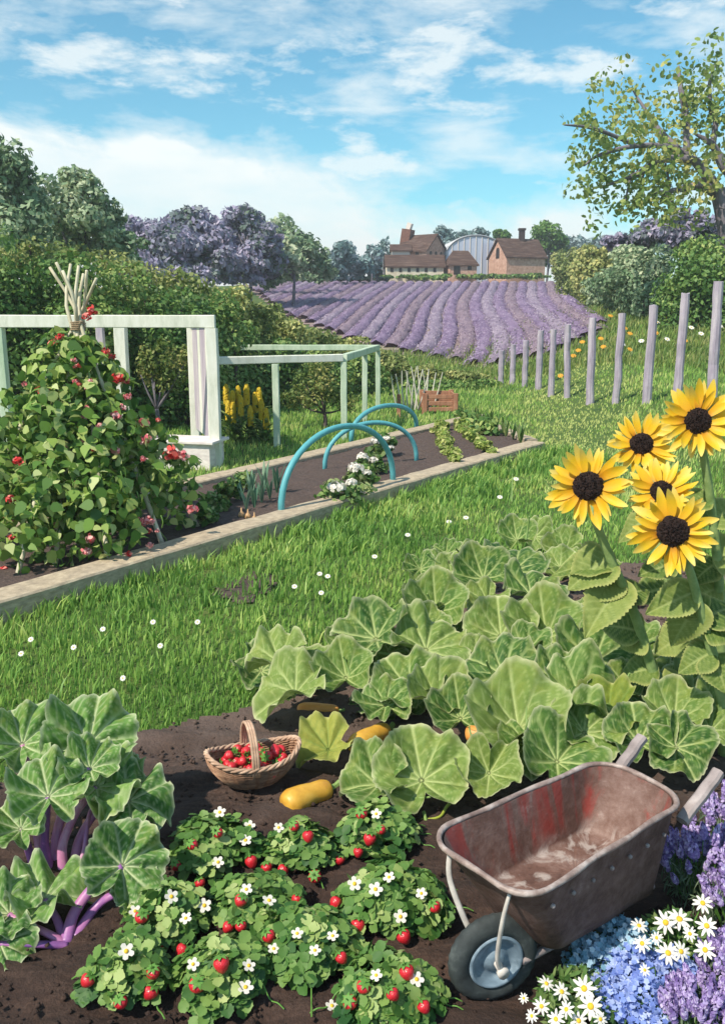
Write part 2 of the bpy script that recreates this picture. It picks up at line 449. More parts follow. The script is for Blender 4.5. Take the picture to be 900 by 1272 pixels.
bi = [FX, F1, B1, BX]
cen = (F1 + B0) / 2
bed_poly = []
inn = []
for p in bi:
    inn.append(p)
def bed_in(X, Y, m=.12):
    P = np.stack([X, Y], -1); r = np.ones(np.shape(X), bool)
    for a, b in ((FX, F1), (F1, B1), (B1, BX)):
        n = offs(a, b, 1)
        r &= ((X - a.x) * n.x + (Y - a.y) * n.y) > m
    return r & (X > -9)
def bedsoil_z(X, Y):
    return .155 + .012 * wob(X, Y, 8) + .01 * wob(X, Y, 19) + .010 * (rng.random(X.shape) - .5)
m_bsoil = NT('bed_soil'); f2 = m_bsoil.noise(30, 6, .7); f1 = m_bsoil.noise(1.6, 4)
c = m_bsoil.ramp(f2, [(.35, (.055, .036, .030)), (.55, (.11, .075, .062)), (.72, (.19, .135, .11))])
m_bsoil = m_bsoil.finish(m_bsoil.mix(m_bsoil.math('MULTIPLY', f1, .4), c, (.06, .05, .06)), .95, f2, .8, .03)
V, Fq = grid_sheet(np.arange(-9, 3.6, .06), np.arange(3.5, 24, .06), bedsoil_z, bed_in)
tag(meshobj('bed_soil', V, [Fq], m_bsoil), kind='structure')

field_px = [(293, 353), (400, 348), (500, 346), (600, 343), (683, 341), (705, 365), (730, 390), (748, 408), (742, 420), (690, 440), (620, 456), (560, 452), (500, 440), (420, 420), (350, 390)]
fpoly = [tuple(G(*p)[:2]) for p in field_px]
# ---------------- grass
m_grass = mat_leaves('grass_blades', [(0.090, 0.205, 0.050), (0.153, 0.312, 0.063), (0.233, 0.420, 0.090), (0.359, 0.518, 0.125), (0.608, 0.661, 0.233)], .35, .5)
def blades(X, Y, h, wd, lean=.35, z=None):
    n = len(X); z = H(X, Y) if z is None else z
    a = rng.uniform(0, 2 * math.pi, n); l = rng.normal(.0, lean, n); ca, sa = np.cos(a), np.sin(a)
    bend = rng.uniform(0, 2 * math.pi, n)
    lx = np.cos(bend) * np.abs(l) * h + .12 * h; ly = np.sin(bend) * np.abs(l) * h
    B = np.stack([X, Y, z], 1); w2 = wd / 2
    p0 = B - np.stack([ca * w2, sa * w2, 0 * X], 1); p1 = B + np.stack([ca * w2, sa * w2, 0 * X], 1)
    mid = B + np.stack([lx * .35, ly * .35, h * .6], 1)
    p2 = mid + np.stack([ca * w2 * .8, sa * w2 * .8, 0 * X], 1); p3 = mid - np.stack([ca * w2 * .8, sa * w2 * .8, 0 * X], 1)
    tip = B + np.stack([lx, ly, h * .97], 1)
    V = np.stack([p0, p1, p2, p3, tip], 1).reshape(-1, 3); i = np.arange(n)[:, None] * 5
    return V, i + np.array([[0, 1, 2, 3]]), i + np.array([[3, 2, 4]])
def scatter(n, y0, y1, xr=.5, x0=None):
    """more blades near the lens: density falls with distance"""
    u = rng.random(n); y = y0 * (y1 / y0) ** u; x = (rng.random(n) * 2 - 1) * xr * (y + 1.0)
    return x, y
def lawn_ok(X, Y):
    r = ~soil_keep(X, Y)
    o = np.ones(len(X), bool)
    for a, b in ((FX, F1), (F1, B1), (B1, BX)):
        n = offs(a, b, 1); o &= ((X - a.x) * n.x + (Y - a.y) * n.y) > -.0
    return r & ~o
def grass_obj(name, X, Y, h, wd, label, lean=.35, rshift=0.0, mat=None):
    V, F4, F3 = blades(X, Y, h, wd, lean)
    pat = .5 + .25 * np.sin(X * 1.7 + np.sin(Y * 1.1) * 2) + .25 * np.sin(Y * 2.3 + X * .8)
    r = np.clip(.6 * rng.random(len(X)) + .4 * pat + rshift, 0, 1)
    o = meshobj(name, V, [F4, F3], mat or m_grass, rnd=np.repeat(r, 5))
    return tag(o, label, kind='stuff')
X, Y = scatter(190000, 3.6, 44, .58); kk = lawn_ok(X, Y) & ~inpoly(X, Y, fpoly); X, Y = X[kk], Y[kk]
bq = [AZ(*p, 0) for p in ((305, 733),)][0]; bald = np.exp(-(((X - bq.x) / .36) ** 2 + ((Y - bq.y) / .24) ** 2)); kk = rng.random(len(X)) > bald * .9; X, Y = X[kk], Y[kk]
mown = np.exp(-(((X - (3.6 + .22 * (Y - 14))) / 1.5) ** 2)) * ss((Y - 11) / 3) * (1 - ss((Y - 30) / 6))
grass_obj('lawn_grass', X, Y, (.032 + .0038 * Y) * rng.uniform(.6, 1.5, len(X)) * (1 - .6 * mown), .005 + .0011 * Y, 'short green lawn grass between the beds', rshift=.38 * mown + .10 * ss((Y - 9) / 8))
# long tufts along the sleepers and the plot edge, and clumps in the lawn
ax, ay = [], []
for i in range(330):
    t = random.random() ** .8; p = FX.lerp(F1, t) - offs(FX, F1, random.random() ** 2 * 1.3 + .04)
    m_ = random.randint(8, 26); ax += list(rng.normal(p.x, .05, m_)); ay += list(rng.normal(p.y, .05, m_))
for i in range(190):
    q = G(random.uniform(-20, 700), random.uniform(640, 880)); m_ = random.randint(6, 18); ax += list(rng.normal(q.x, .05, m_)); ay += list(rng.normal(q.y, .05, m_))
X, Y = np.array(ax), np.array(ay); kk = lawn_ok(X, Y); X, Y = X[kk], Y[kk]
grass_obj('long_grass', X, Y, (.07 + .007 * Y) * rng.uniform(.5, 1.5, len(X)), .009 + .0013 * Y, 'longer grass tufts along the sleeper edge', .45, .05)
# meadow behind the posts
m_meadow = mat_leaves('meadow_blades', [(0.088, 0.165, 0.044), (0.132, 0.220, 0.055), (0.187, 0.275, 0.066), (0.275, 0.319, 0.099), (0.374, 0.374, 0.154)], .35, .5)
n = 46000; Y = rng.uniform(15, 46, n); X = rng.uniform(-.1, .62, n) * Y
kk = (Y > 19.0 - .0 * X) & ((X > .12 * Y) | (Y > 24)) & (X - (.45 * Y - 1.6) > -60)
line = (Y > 33.5 - 1.83 * (X - 5.1)) & (Y < 47); kk &= line; X, Y = X[kk], Y[kk]
grass_obj('meadow_grass', X, Y, .28 * rng.uniform(.5, 1.5, len(X)), .05, 'pale long meadow grass behind the wooden posts', .35, .05, m_meadow)

# ================================================================ lavender field on the hill
m_field = mat_noise('field_soil', [(.3, (0.204, 0.145, 0.162)), (.5, (0.272, 0.204, 0.187)), (.7, (0.289, 0.272, 0.170))], .5, .95)
V, Fq = grid_sheet(np.arange(-20, 32, .5), np.arange(34, 118, .5), lambda x, y: H(x, y) + .03, lambda x, y: inpoly(x, y, fpoly))
tag(meshobj('field_soil', V, [Fq], m_field, smooth=True), kind='structure')
LAVP = [mat_leaves('lavender_rows_violet', [(.17, .12, .22), (.25, .18, .30), (.33, .26, .38), (.41, .34, .45)], .15, .8),
        mat_leaves('lavender_rows_pale', [(.22, .17, .26), (.30, .24, .33), (.38, .32, .40), (.46, .40, .47)], .15, .8),
        mat_leaves('lavender_rows_dusk', [(.19, .14, .20), (.27, .20, .26), (.34, .26, .32), (.40, .32, .34)], .15, .8)]
LAVL = ['deep violet', 'pale lilac', 'dusky mauve']
As = [(-.65, -560), (-.3, -480), (0, -390), (.25, -290), (.49, -165), (.68, -75), (.8, -8), (.9, 42), (1, 96), (1.15, 150)]
def Aof(s): return float(np.interp(s, [a for a, _ in As], [b for _, b in As]))
nrow = 0; rowobjs = []
for i in range(-22, 37):
    s = i / 35.5; x0 = 300 + 384 * s
    pts = []
    for j in range(60):
        py = 346.5 - 4 * s + (j / 59) ** 1.5 * 125; t = (py - 346) / 105
        wig = 9 * math.sin(2 * math.pi * (t * 1.05 - .08)) * min(1, max(0, s * 1.3)) * min(1, t * 4 + .2)
        px = x0 + Aof(s) * t * (0.75 + .25 * t) - wig
        p = G(px, py)
        if p.y < 112 and bool(inpoly(p.x, p.y, fpoly)): pts.append(p)
    if len(pts) < 6: continue
    # hump section swept along, then tufts
    C = []; 
    for a, b in zip(pts[:-1], pts[1:]):
        n_ = max(1, int((b - a).length / .9)); C += [a.lerp(b, q / n_) for q in range(n_)]
    C.append(pts[-1]); C = np.array([tuple(p) for p in C])
    tg = np.gradient(C[:, :2], axis=0); tg /= np.linalg.norm(tg, axis=1, keepdims=True) + 1e-9; nn = np.stack([-tg[:, 1], tg[:, 0]], 1)
    hw = .43; prof = [(-1, 0), (-.85, .5), (-.4, .9), (0, 1), (.4, .9), (.85, .5), (1, 0)]; hh = .26
    V = []; 
    for u, v in prof:
        xx = C[:, 0] + nn[:, 0] * u * hw * (1 + .15 * rng.normal(size=len(C))); yy = C[:, 1] + nn[:, 1] * u * hw
        V.append(np.stack([xx, yy, H(xx, yy) + .04 + v * hh * (1 + .18 * rng.normal(size=len(C)))], 1))
    V = np.stack(V, 1).reshape(-1, 3); kq = len(prof); I = np.arange(len(C) * kq).reshape(-1, kq)
    Fh = np.stack([I[:-1, :-1], I[:-1, 1:], I[1:, 1:], I[1:, :-1]], -1).reshape(-1, 4)
    nl = int(len(C) * .9 * 42); ix = rng.uniform(0, len(C) - 1.001, nl); i0 = ix.astype(int); fr = ix - i0
    P = C[i0] * (1 - fr)[:, None] + C[i0 + 1] * fr[:, None]; th = rng.uniform(0, math.pi, nl)
    P[:, :2] += nn[i0] * (np.cos(th) * hw * 1.12)[:, None]; P[:, 2] = H(P[:, 0], P[:, 1]) + .06 + np.sin(th) * hh * 1.15
    Nn = unit(np.stack([nn[i0, 0] * np.cos(th), nn[i0, 1] * np.cos(th) - .3, np.sin(th) + .3], 1) + rng.normal(size=(nl, 3)) * .4)
    Vl, Fl, rl = leaves(P, Nn, rng.uniform(.10, .20, nl), rng.uniform(.04, .07, nl), droop=-1.5)
    kd = [0, 1, 0, 2][i % 4]
    o = meshobj('lavender_row', np.concatenate([V, Vl]), [Fh, Fl + len(V)], LAVP[kd], rnd=np.concatenate([rng.random(len(V)) * .5, rl]))
    rowobjs.append((o, kd))
    nrow += 1

ORD = ['first', 'second', 'third', 'fourth', 'fifth', 'sixth', 'seventh', 'eighth', 'ninth', 'tenth', 'eleventh', 'twelfth', 'thirteenth', 'fourteenth', 'fifteenth', 'sixteenth', 'seventeenth', 'eighteenth', 'nineteenth']
ORD += ['twentieth'] + ['twenty-' + o for o in ORD[:9]] + ['thirtieth'] + ['thirty-' + o for o in ORD[:9]] + ['fortieth'] + ['forty-' + o for o in ORD[:9]] + ['fiftieth'] + ['fifty-' + o for o in ORD[:9]]
nr = len(rowobjs)
for i, (o, kd) in enumerate(rowobjs):
    r_ = nr - 1 - i
    tag(o, '%s lavender row, %s from the %s edge of the hillside field' % (LAVL[kd], ORD[r_] if r_ <= i else ORD[i], 'right' if r_ <= i else 'left'), 'lavender row', 'lavender rows on the hillside field')
# ---------------- the air between here and the far trees
hz = bpy.data.materials.new('haze_air'); hz.use_nodes = True; ht = hz.node_tree; ht.nodes.clear()
ho = ht.nodes.new('ShaderNodeOutputMaterial'); hv = ht.nodes.new('ShaderNodeVolumePrincipled')
hv.inputs['Color'].default_value = (.86, .90, .97, 1); hv.inputs['Density'].default_value = .0011; hv.inputs['Anisotropy'].default_value = .2
ht.links.new(hv.outputs[0], ho.inputs['Volume'])
Vh, Fh_ = box((0, 180, 13.75), (640, 520, 30.5)); 
tag(meshobj('haze', Vh, Fh_, hz), kind='stuff')

# a bare worn patch in the lawn
BP = [(258, 742), (285, 722), (325, 714), (352, 716), (335, 736), (300, 752)]
bp_ = [tuple(G(*p)[:2]) for p in BP]
V, Fq = grid_sheet(np.arange(-2.6, -.2, .04), np.arange(6.6, 9.2, .04), lambda X, Y: H(X, Y) + .02 + .012 * wob(X, Y, 14), lambda X, Y: inpoly(X + .07 * wob(X, Y, 9), Y + .05 * wob(Y, X, 7), bp_))
if len(Fq): tag(meshobj('bare_earth', V, [Fq], m_bsoil), kind='structure')
# ================================================================ trees and hedges
bark = mat_noise('bark_grey_violet', [(.3, (.10, .085, .10)), (.6, (.22, .20, .24)), (.8, (.34, .30, .36))], 6, .9, (1, 1, .3), .6)
bark_dk = mat_noise('bark_dark', [(.3, (.045, .035, .035)), (.7, (.13, .10, .10))], 8, .9, (1, 1, .3), .6)
L_hedge = mat_leaves('hedge_leaves', [(0.047, 0.119, 0.031), (0.086, 0.191, 0.044), (0.142, 0.262, 0.064), (0.238, 0.349, 0.095), (0.444, 0.508, 0.175)])
L_olive = mat_leaves('olive_leaves', [(0.084, 0.144, 0.036), (0.168, 0.228, 0.060), (0.276, 0.324, 0.108), (0.408, 0.432, 0.168), (0.624, 0.576, 0.216)])
L_purple = mat_leaves('violet_leaves', [(.10, .18, .11), (.20, .24, .25), (.28, .28, .40), (.40, .36, .52), (.56, .50, .62)])
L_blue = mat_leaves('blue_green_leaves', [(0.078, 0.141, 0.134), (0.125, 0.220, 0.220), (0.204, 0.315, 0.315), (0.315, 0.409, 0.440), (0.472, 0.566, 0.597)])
L_grey = mat_leaves('grey_green_leaves', [(0.094, 0.169, 0.085), (0.161, 0.274, 0.142), (0.282, 0.388, 0.226), (0.434, 0.528, 0.340), (0.679, 0.716, 0.491)])
L_bright = mat_leaves('bright_green_leaves', [(0.034, 0.103, 0.017), (0.069, 0.172, 0.029), (0.115, 0.241, 0.046), (0.196, 0.310, 0.081)])
L_tree = mat_leaves('pale_tree_leaves', [(.10, .19, .05), (.18, .28, .07), (.27, .37, .10), (.42, .45, .14), (.66, .58, .22)], .4)
L_dark = mat_leaves('conifer_leaves', [(.012, .03, .022), (.022, .05, .04), (.04, .075, .07)])
def px_lump(px, py, Y, rpx, rpy=None, ry=None):
    """an ellipsoid lump seen at a pixel, standing at depth Y"""
    p = AT(px, py, Y); s = ppm(p); rx = rpx / s; rz = (rpy or rpx) / s
    return (p.x, p.y, p.z, rx, ry or (rx + rz) / 2, rz)
def tree(name, label, cat, mat, Y, lumps_px, n, leaf, bx=None, shape=4, trunk=True, sub=11, group=None, bmat=None, wr=.6, rs=.40, inner=.5):
    """lumps_px: (px,py,rx[,ry]) of its crown at depth Y"""
    L = []
    for l in lumps_px:
        q = px_lump(l[0], l[1], Y + random.uniform(-.02, .02) * Y, l[2], l[3] if len(l) > 3 else None)
        L += subl(q[:3], q[3:], sub, rs, .88)
    A = np.array(L); cx = float(np.average(A[:, 0])) if bx is None else AT(bx, 400, Y).x
    g = Hf(cx, Y); root = empty(name, (cx, Y, g), label, cat, group)
    if trunk:
        top = float(A[:, 2].max()); mid = float(np.average(A[:, 2])); low = float((A[:, 2] - A[:, 5]).min())
        r0 = max(.05, (top - g) * .022); b = MB()
        b.add(*tube(spline([(cx, Y, g - .1), (cx + r0, Y, g + (mid - g) * .5), (cx, Y, mid), (cx, Y, mid + (top - mid) * .6)]), lerps(r0, r0 * .2, 19)))
        for l in random.sample(L, min(9, len(L))):
            z0 = g + (mid - g) * random.uniform(.45, .9)
            b.add(*tube(spline([(cx, Y, z0), ((cx + l[0]) / 2, (Y + l[1]) / 2, (z0 + l[2]) / 2 + .1), l[:3]], 4), lerps(r0 * .5, r0 * .1, 9), 6))
        b.build('trunk', bmat or bark, root, True, world=True)
    cloud('crown', L, n, leaf, wr, mat, root, shape, inner=inner)
    return root
# --- far line on the left, behind the field
tree('grey_tree', 'tall grey-green tree cut off by the left edge, highest of the left trees', 'tree', L_grey, 34, [(-15, 235, 55, 60), (5, 290, 50, 50), (-40, 300, 60, 60), (15, 215, 24, 22)], 8000, .27)
tree('grey_tree', 'rounded grey-green tree behind the bean poles, between the tall one and the violet trees', 'tree', L_grey, 38, [(82, 258, 48, 38), (60, 300, 48, 40), (120, 290, 44, 38), (95, 228, 22, 16), (150, 305, 30, 26)], 9500, .27)
tree('violet_tree', 'violet-grey tree with a flat top, first one right of the grey-green trees', 'tree', L_purple, 62, [(180, 300, 34, 28), (205, 315, 40, 30), (160, 325, 34, 26), (200, 283, 20, 14), (150, 300, 18, 16)], 6500, .42)
tree('violet_tree', 'palest lilac tree in the middle of the violet ones', 'tree', L_purple, 66, [(240, 290, 32, 26), (250, 315, 36, 30), (228, 330, 34, 22), (232, 272, 16, 11), (270, 300, 20, 22), (280, 325, 24, 20)], 6500, .44)
tree('blue_green_tree', 'broad tree mixing violet and green leaves with a tall left crown', 'tree', L_purple, 70, [(300, 285, 26, 24), (310, 315, 36, 32), (300, 335, 38, 18), (303, 270, 15, 10), (330, 300, 20, 18)], 6500, .46)
tree('green_tree', 'mid green tree leaning against the violet ones, left of the gap in the tree line', 'tree', L_grey, 74, [(345, 300, 28, 26), (360, 322, 36, 24), (330, 328, 30, 22), (375, 305, 18, 18), (338, 283, 12, 9), (390, 318, 18, 18), (402, 335, 16, 12)], 6500, .46)
tree('blue_tree', 'blue-green round tree left of the dark conifer', 'tree', L_blue, 98, [(432, 318, 17, 15), (424, 332, 20, 12), (446, 332, 16, 12)], 2000, .62)
tree('blue_tree', 'small hazy bush between the round blue tree and the conifer', 'tree', L_blue, 104, [(456, 330, 12, 12), (464, 320, 9, 16)], 900, .6)
tree('blue_tree', 'hazy blue tree standing behind the left end of the long low barn', 'tree', L_blue, 128, [(478, 318, 10, 17), (474, 330, 12, 12)], 900, .6)
tree('dark_conifer', 'dark pointed conifer left of the long low barn', 'conifer', L_dark, 108, [(467, 338, 9, 6), (467, 329, 6.5, 6), (467, 320, 3.5, 6), (467, 313, 1.8, 5)], 1500, .4, bx=467, sub=4)
tree('low_hedge', 'dark green hedge strip closing the top of the field on the left', 'hedge', L_dark, 112, [(x, 346.5, 16, 4.2) for x in range(302, 470, 18)], 2600, .5, trunk=False, sub=4, wr=.8)
tree('low_hedge', 'dark green hedge strip below the farm buildings', 'hedge', L_hedge, 112.5, [(x, 344.4 - (x - 480) * .006, 15, 2.6) for x in range(478, 676, 17)], 2900, .42, trunk=False, sub=4, wr=.8)
tree('round_tree', 'blue-green tree peeping over the chimney house and the glasshouse, left one', 'tree', L_blue, 132, [(552, 292, 12, 10), (548, 300, 13, 10)], 1000, .55)
tree('round_tree', 'blue-green tree peeping over the top of the arched glasshouse', 'tree', L_blue, 134, [(588, 293, 17, 8), (575, 297, 10, 7)], 1000, .55)
tree('round_tree', 'small green tree between the glasshouse and the brick barn', 'tree', L_bright, 133, [(620, 296, 11, 9)], 600, .55)
tree('round_tree', 'bright green tree right behind the brick barn', 'tree', L_bright, 124, [(682, 295, 18, 16), (674, 286, 12, 10), (697, 303, 12, 12), (668, 300, 14, 12), (684, 315, 20, 14)], 3000, .5)
o = MB()
L = []
for x in range(700, 940, 9): L += subl(px_lump(x, 304 - 3 * math.sin(x), 190, 11, 11)[:3], px_lump(x, 300, 190, 11, 11)[3:], 3)
P, Nn = lump_pts(L, 3500); V, Fi, rr = leaves(P, Nn, .9, .6)
tag(meshobj('far_woodland', V, [Fi], L_blue, rnd=rr), 'hazy blue woodland along the horizon on the right', kind='stuff')
tree('treeline_shrub', 'low blue-violet shrubs filling under the lilac trees behind the field', 'shrub', L_purple, 58, [(165, 338, 26, 16), (195, 340, 26, 14), (225, 342, 24, 14), (250, 343, 22, 12)], 3000, .36, trunk=False)
tree('treeline_shrub', 'low green shrubs under the trees at the top left corner of the field', 'shrub', L_grey, 86, [(285, 340, 20, 10), (310, 340, 20, 10), (340, 341, 20, 9), (370, 341, 20, 9), (398, 341, 16, 8)], 2600, .42, trunk=False)
# --- right side
tree('plum_tree', 'dusky violet tree under the big branches, left one of two', 'tree', L_purple, 46, [(800, 292, 26, 16), (775, 300, 22, 12), (820, 285, 16, 12)], 2600, .3)
tree('plum_tree', 'dusky violet tree at the right edge beneath the big tree', 'tree', L_purple, 44, [(855, 280, 26, 18), (885, 285, 30, 22), (838, 295, 20, 14)], 3000, .3)
def hedge_px(label, mat, pts, n, leaf, Y0, sub=5, wr=.65, name='hedge_bush', cat='hedge bush'):
    L = []
    for (px, py, rx, ry_, Y) in pts:
        q = px_lump(px, py, Y, rx, ry_); L += subl(q[:3], q[3:], sub, .5, .7)
        g = Hf(q[0], q[1]); z = q[2] - q[5] * .6      # fill down to the ground
        while z > g + .2:
            L.append((q[0] + random.uniform(-.3, .3), q[1], z, q[3] * .9, q[4], q[5] * .8)); z -= q[5] * .7
    A = np.array(L); cx, cy = float(A[:, 0].mean()), float(A[:, 1].mean())
    root = empty(name, (cx, cy, Hf(cx, cy)), label, cat)
    for l in random.sample(L, min(6, len(L))):
        g = Hf(l[0], l[1]); MB().add(*tube([(l[0], l[1], g - .05), (l[0] + .1, l[1], (g + l[2]) / 2), (l[0], l[1], max(l[2], g + .3))], [.06, .045, .02], 6)).build('stem', bark_dk, root, True, world=True)
    cloud('foliage', L, n, leaf, wr, mat, root)
    return root
hedge_px('big dark green bush filling the right edge behind the last posts', L_hedge, [(900, 340, 60, 45, 33), (860, 350, 42, 38, 33), (930, 380, 50, 30, 32), (830, 372, 30, 26, 34), (875, 318, 36, 22, 34)], 15000, .17, 33)
hedge_px('mid green hedge left of the big right hand bush', L_grey, [(800, 335, 38, 28, 40), (770, 350, 34, 26, 42), (815, 365, 30, 22, 38), (745, 365, 24, 24, 46), (785, 320, 26, 14, 42)], 13000, .2, 42)
hedge_px('yellow-green hedge running up the right side of the lavender field', L_olive, [(722, 345, 22, 26, 62), (735, 330, 24, 24, 58), (705, 330, 18, 22, 78), (696, 322, 12, 16, 96), (752, 322, 26, 18, 58), (735, 375, 16, 20, 48), (752, 392, 16, 14, 43)], 11000, .27, 60)
# --- left side hedge, from near left to the far foot of the field
HB = [('dark green hedge filling the space behind the white pergola on the left', L_hedge, [(0, 360, 50, 46, 19.5), (60, 345, 46, 42, 20), (110, 365, 48, 48, 20), (20, 420, 60, 60, 19.5), (100, 440, 60, 60, 19.5), (-40, 340, 60, 60, 19.5), (-40, 450, 60, 60, 19.5)], 26000, .12),
      ('yellow-green flowering top of the hedge above the bean poles', L_olive, [(10, 318, 30, 14, 21), (50, 310, 32, 14, 21.5), (95, 315, 34, 16, 22), (135, 322, 34, 16, 22), (175, 335, 30, 14, 22.5), (215, 345, 30, 14, 23), (250, 352, 24, 14, 24)], 9000, .13),
      ('dark green hedge behind the end of the white pergola', L_hedge, [(170, 375, 44, 40, 21), (225, 385, 44, 40, 22), (200, 440, 60, 60, 21), (265, 400, 40, 38, 23), (255, 450, 44, 50, 22)], 20000, .125),
      ('pale olive bushes sloping down above the fruit cage', L_olive, [(285, 375, 30, 22, 25.5), (320, 392, 30, 22, 26.5), (355, 408, 30, 20, 28), (395, 420, 30, 18, 30), (430, 432, 28, 16, 31)], 12000, .14),
      ('dark green hedge behind the fruit cage', L_hedge, [(300, 450, 40, 44, 24.8), (350, 450, 40, 40, 26), (400, 462, 36, 34, 27.5), (440, 470, 30, 28, 29), (470, 470, 22, 22, 31)], 18000, .14),
      ('low pale green bushes at the foot of the lavender field', L_olive, [(490, 458, 26, 14, 33), (530, 466, 28, 12, 34), (575, 468, 28, 10, 35), (455, 445, 24, 12, 33)], 7000, .15),
      ('dark green low bush behind the pale sticks', L_hedge, [(560, 480, 30, 10, 31.5), (600, 478, 22, 9, 32.5), (525, 482, 24, 10, 31)], 5000, .13)]
for lb, mt, pts, n, lf in HB: hedge_px(lb, mt, pts, n, lf, 0)
# --- the big pale tree on the right
YT = 36.5
def PT(px, py, dy=0): return AT(px, py, YT + dy)
bx = PT(915, 400)
root = empty('spreading_tree', (bx.x, YT, Hf(bx.x, YT)), 'large open tree with violet branches and sparse yellow-green leaves against the sky', 'tree')
BR = [([(915, 470), (912, 350), (903, 290), (896, 255), (890, 236)], [.42, .36, .33, .3, .26], 0),
      ([(890, 238), (865, 231), (840, 236), (810, 240)], [.2, .12, .08, .03], -1.5),
      ([(888, 236), (880, 222), (868, 206), (855, 198), (820, 199), (795, 214), (765, 226), (748, 232)], [.2, .17, .14, .12, .1, .08, .05, .02], -1),
      ([(858, 200), (848, 192), (835, 180), (815, 158), (800, 135), (785, 112)], [.12, .12, .10, .08, .05, .02], 1.5),
      ([(845, 190), (830, 182), (790, 181), (745, 192), (725, 206)], [.09, .08, .07, .05, .02], -2),
      ([(790, 181), (755, 166), (730, 158), (700, 155)], [.06, .055, .045, .02], -2.4),
      ([(852, 196), (852, 150), (845, 110), (842, 82)], [.11, .1, .08, .03], .8),
      ([(896, 262), (912, 225), (897, 205), (884, 180), (862, 166)], [.26, .2, .14, .1, .03], 0),
      ([(884, 182), (888, 150), (882, 135), (881, 100), (890, 75)], [.1, .08, .07, .05, .02], .5),
      ([(912, 235), (935, 180), (955, 120)], [.2, .12, .03], 1), ([(905, 220), (915, 150), (920, 90)], [.14, .08, .03], -1),
      ([(800, 207), (797, 225), (800, 245)], [.05, .035, .015], -1), ([(832, 232), (828, 215), (826, 202)], [.04, .03, .02], -1.5),
      ([(783, 218), (778, 240), (775, 252)], [.04, .03, .015], -1.2), ([(820, 240), (835, 252), (842, 262)], [.05, .03, .015], -2)]
LT = []
for i, (P, rad, dy) in enumerate(BR):
    q = spline([PT(x, y, dy * (j / (len(P) - 1)) if i else 0) for j, (x, y) in enumerate(P)], 6)
    rr_ = np.interp(np.linspace(0, len(rad) - 1, len(q)), range(len(rad)), rad) * (1.35 if i else 1.1)
    MB().add(*tube(q, list(rr_), 9)).build('trunk' if i == 0 else 'branch', bark, root, True, world=True)
    if i:
        n0 = len(q) // 3
        for p in q[n0:]:
            for _ in range(3):
                LT.append((p.x + random.gauss(0, .6), p.y + random.gauss(0, .8), p.z + random.gauss(0, .5), .42, .42, .38))
for (x, y, rx, ry_) in [(765, 105, 22, 14), (745, 95, 14, 8), (790, 128, 22, 12), (725, 150, 22, 8), (705, 150, 12, 8), (710, 200, 12, 10), (735, 175, 20, 12), (770, 165, 25, 14), (740, 215, 20, 10), (725, 240, 18, 10), (760, 245, 25, 12), (800, 255, 28, 14), (830, 270, 25, 12), (860, 262, 25, 14), (840, 95, 18, 14), (860, 110, 24, 16), (885, 85, 16, 14), (880, 120, 20, 14), (830, 130, 22, 16), (815, 155, 24, 14), (780, 150, 18, 12), (860, 150, 22, 14), (895, 150, 14, 16), (845, 215, 28, 10), (880, 195, 14, 10), (930, 120, 25, 30), (940, 180, 25, 25)]:
    for _ in range(13):
        q = px_lump(x + random.gauss(0, rx * .6), y + random.gauss(0, ry_ * .7), YT + random.gauss(0, 1.6), 8, 7); LT.append(q)
xmin = AT(688, 200, YT).x; LT = [l for l in LT if l[0] - l[3] > xmin]
cloud('crown', LT, 4000, .225, .66, L_tree, root, 6, inner=.2, ground=False)

# ================================================================ farm buildings on the crest
brick = mat_noise('pink_brick', [(.3, (.36, .20, .15)), (.5, (.50, .30, .23)), (.7, (.62, .42, .34))], 3, .9, bstr=.3)
cream = mat_noise('cream_wall', [(.3, (.55, .46, .36)), (.7, (.76, .68, .56))], 2, .9)
tiles = NT('brown_roof_tiles'); f = tiles.noise(1.4, 5, .7, (.4, 1, 5)); tiles = tiles.finish(tiles.ramp(f, [(.3, (0.033, 0.018, 0.014)), (.5, (0.078, 0.042, 0.033)), (.68, (0.156, 0.104, 0.085)), (.8, (0.273, 0.221, 0.195))]), .9, f, .8, .08)
dark = mat_flat('dark_opening', (.03, .022, .02), .4)
white = mat_flat('white_plaster', (.75, .68, .64), .8)
def bld_frame(px, py, Y, rot):
    p = AT(px, py, Y); p.z = Hf(p.x, Y); return p, Matrix.Rotation(rot, 3, 'Z')
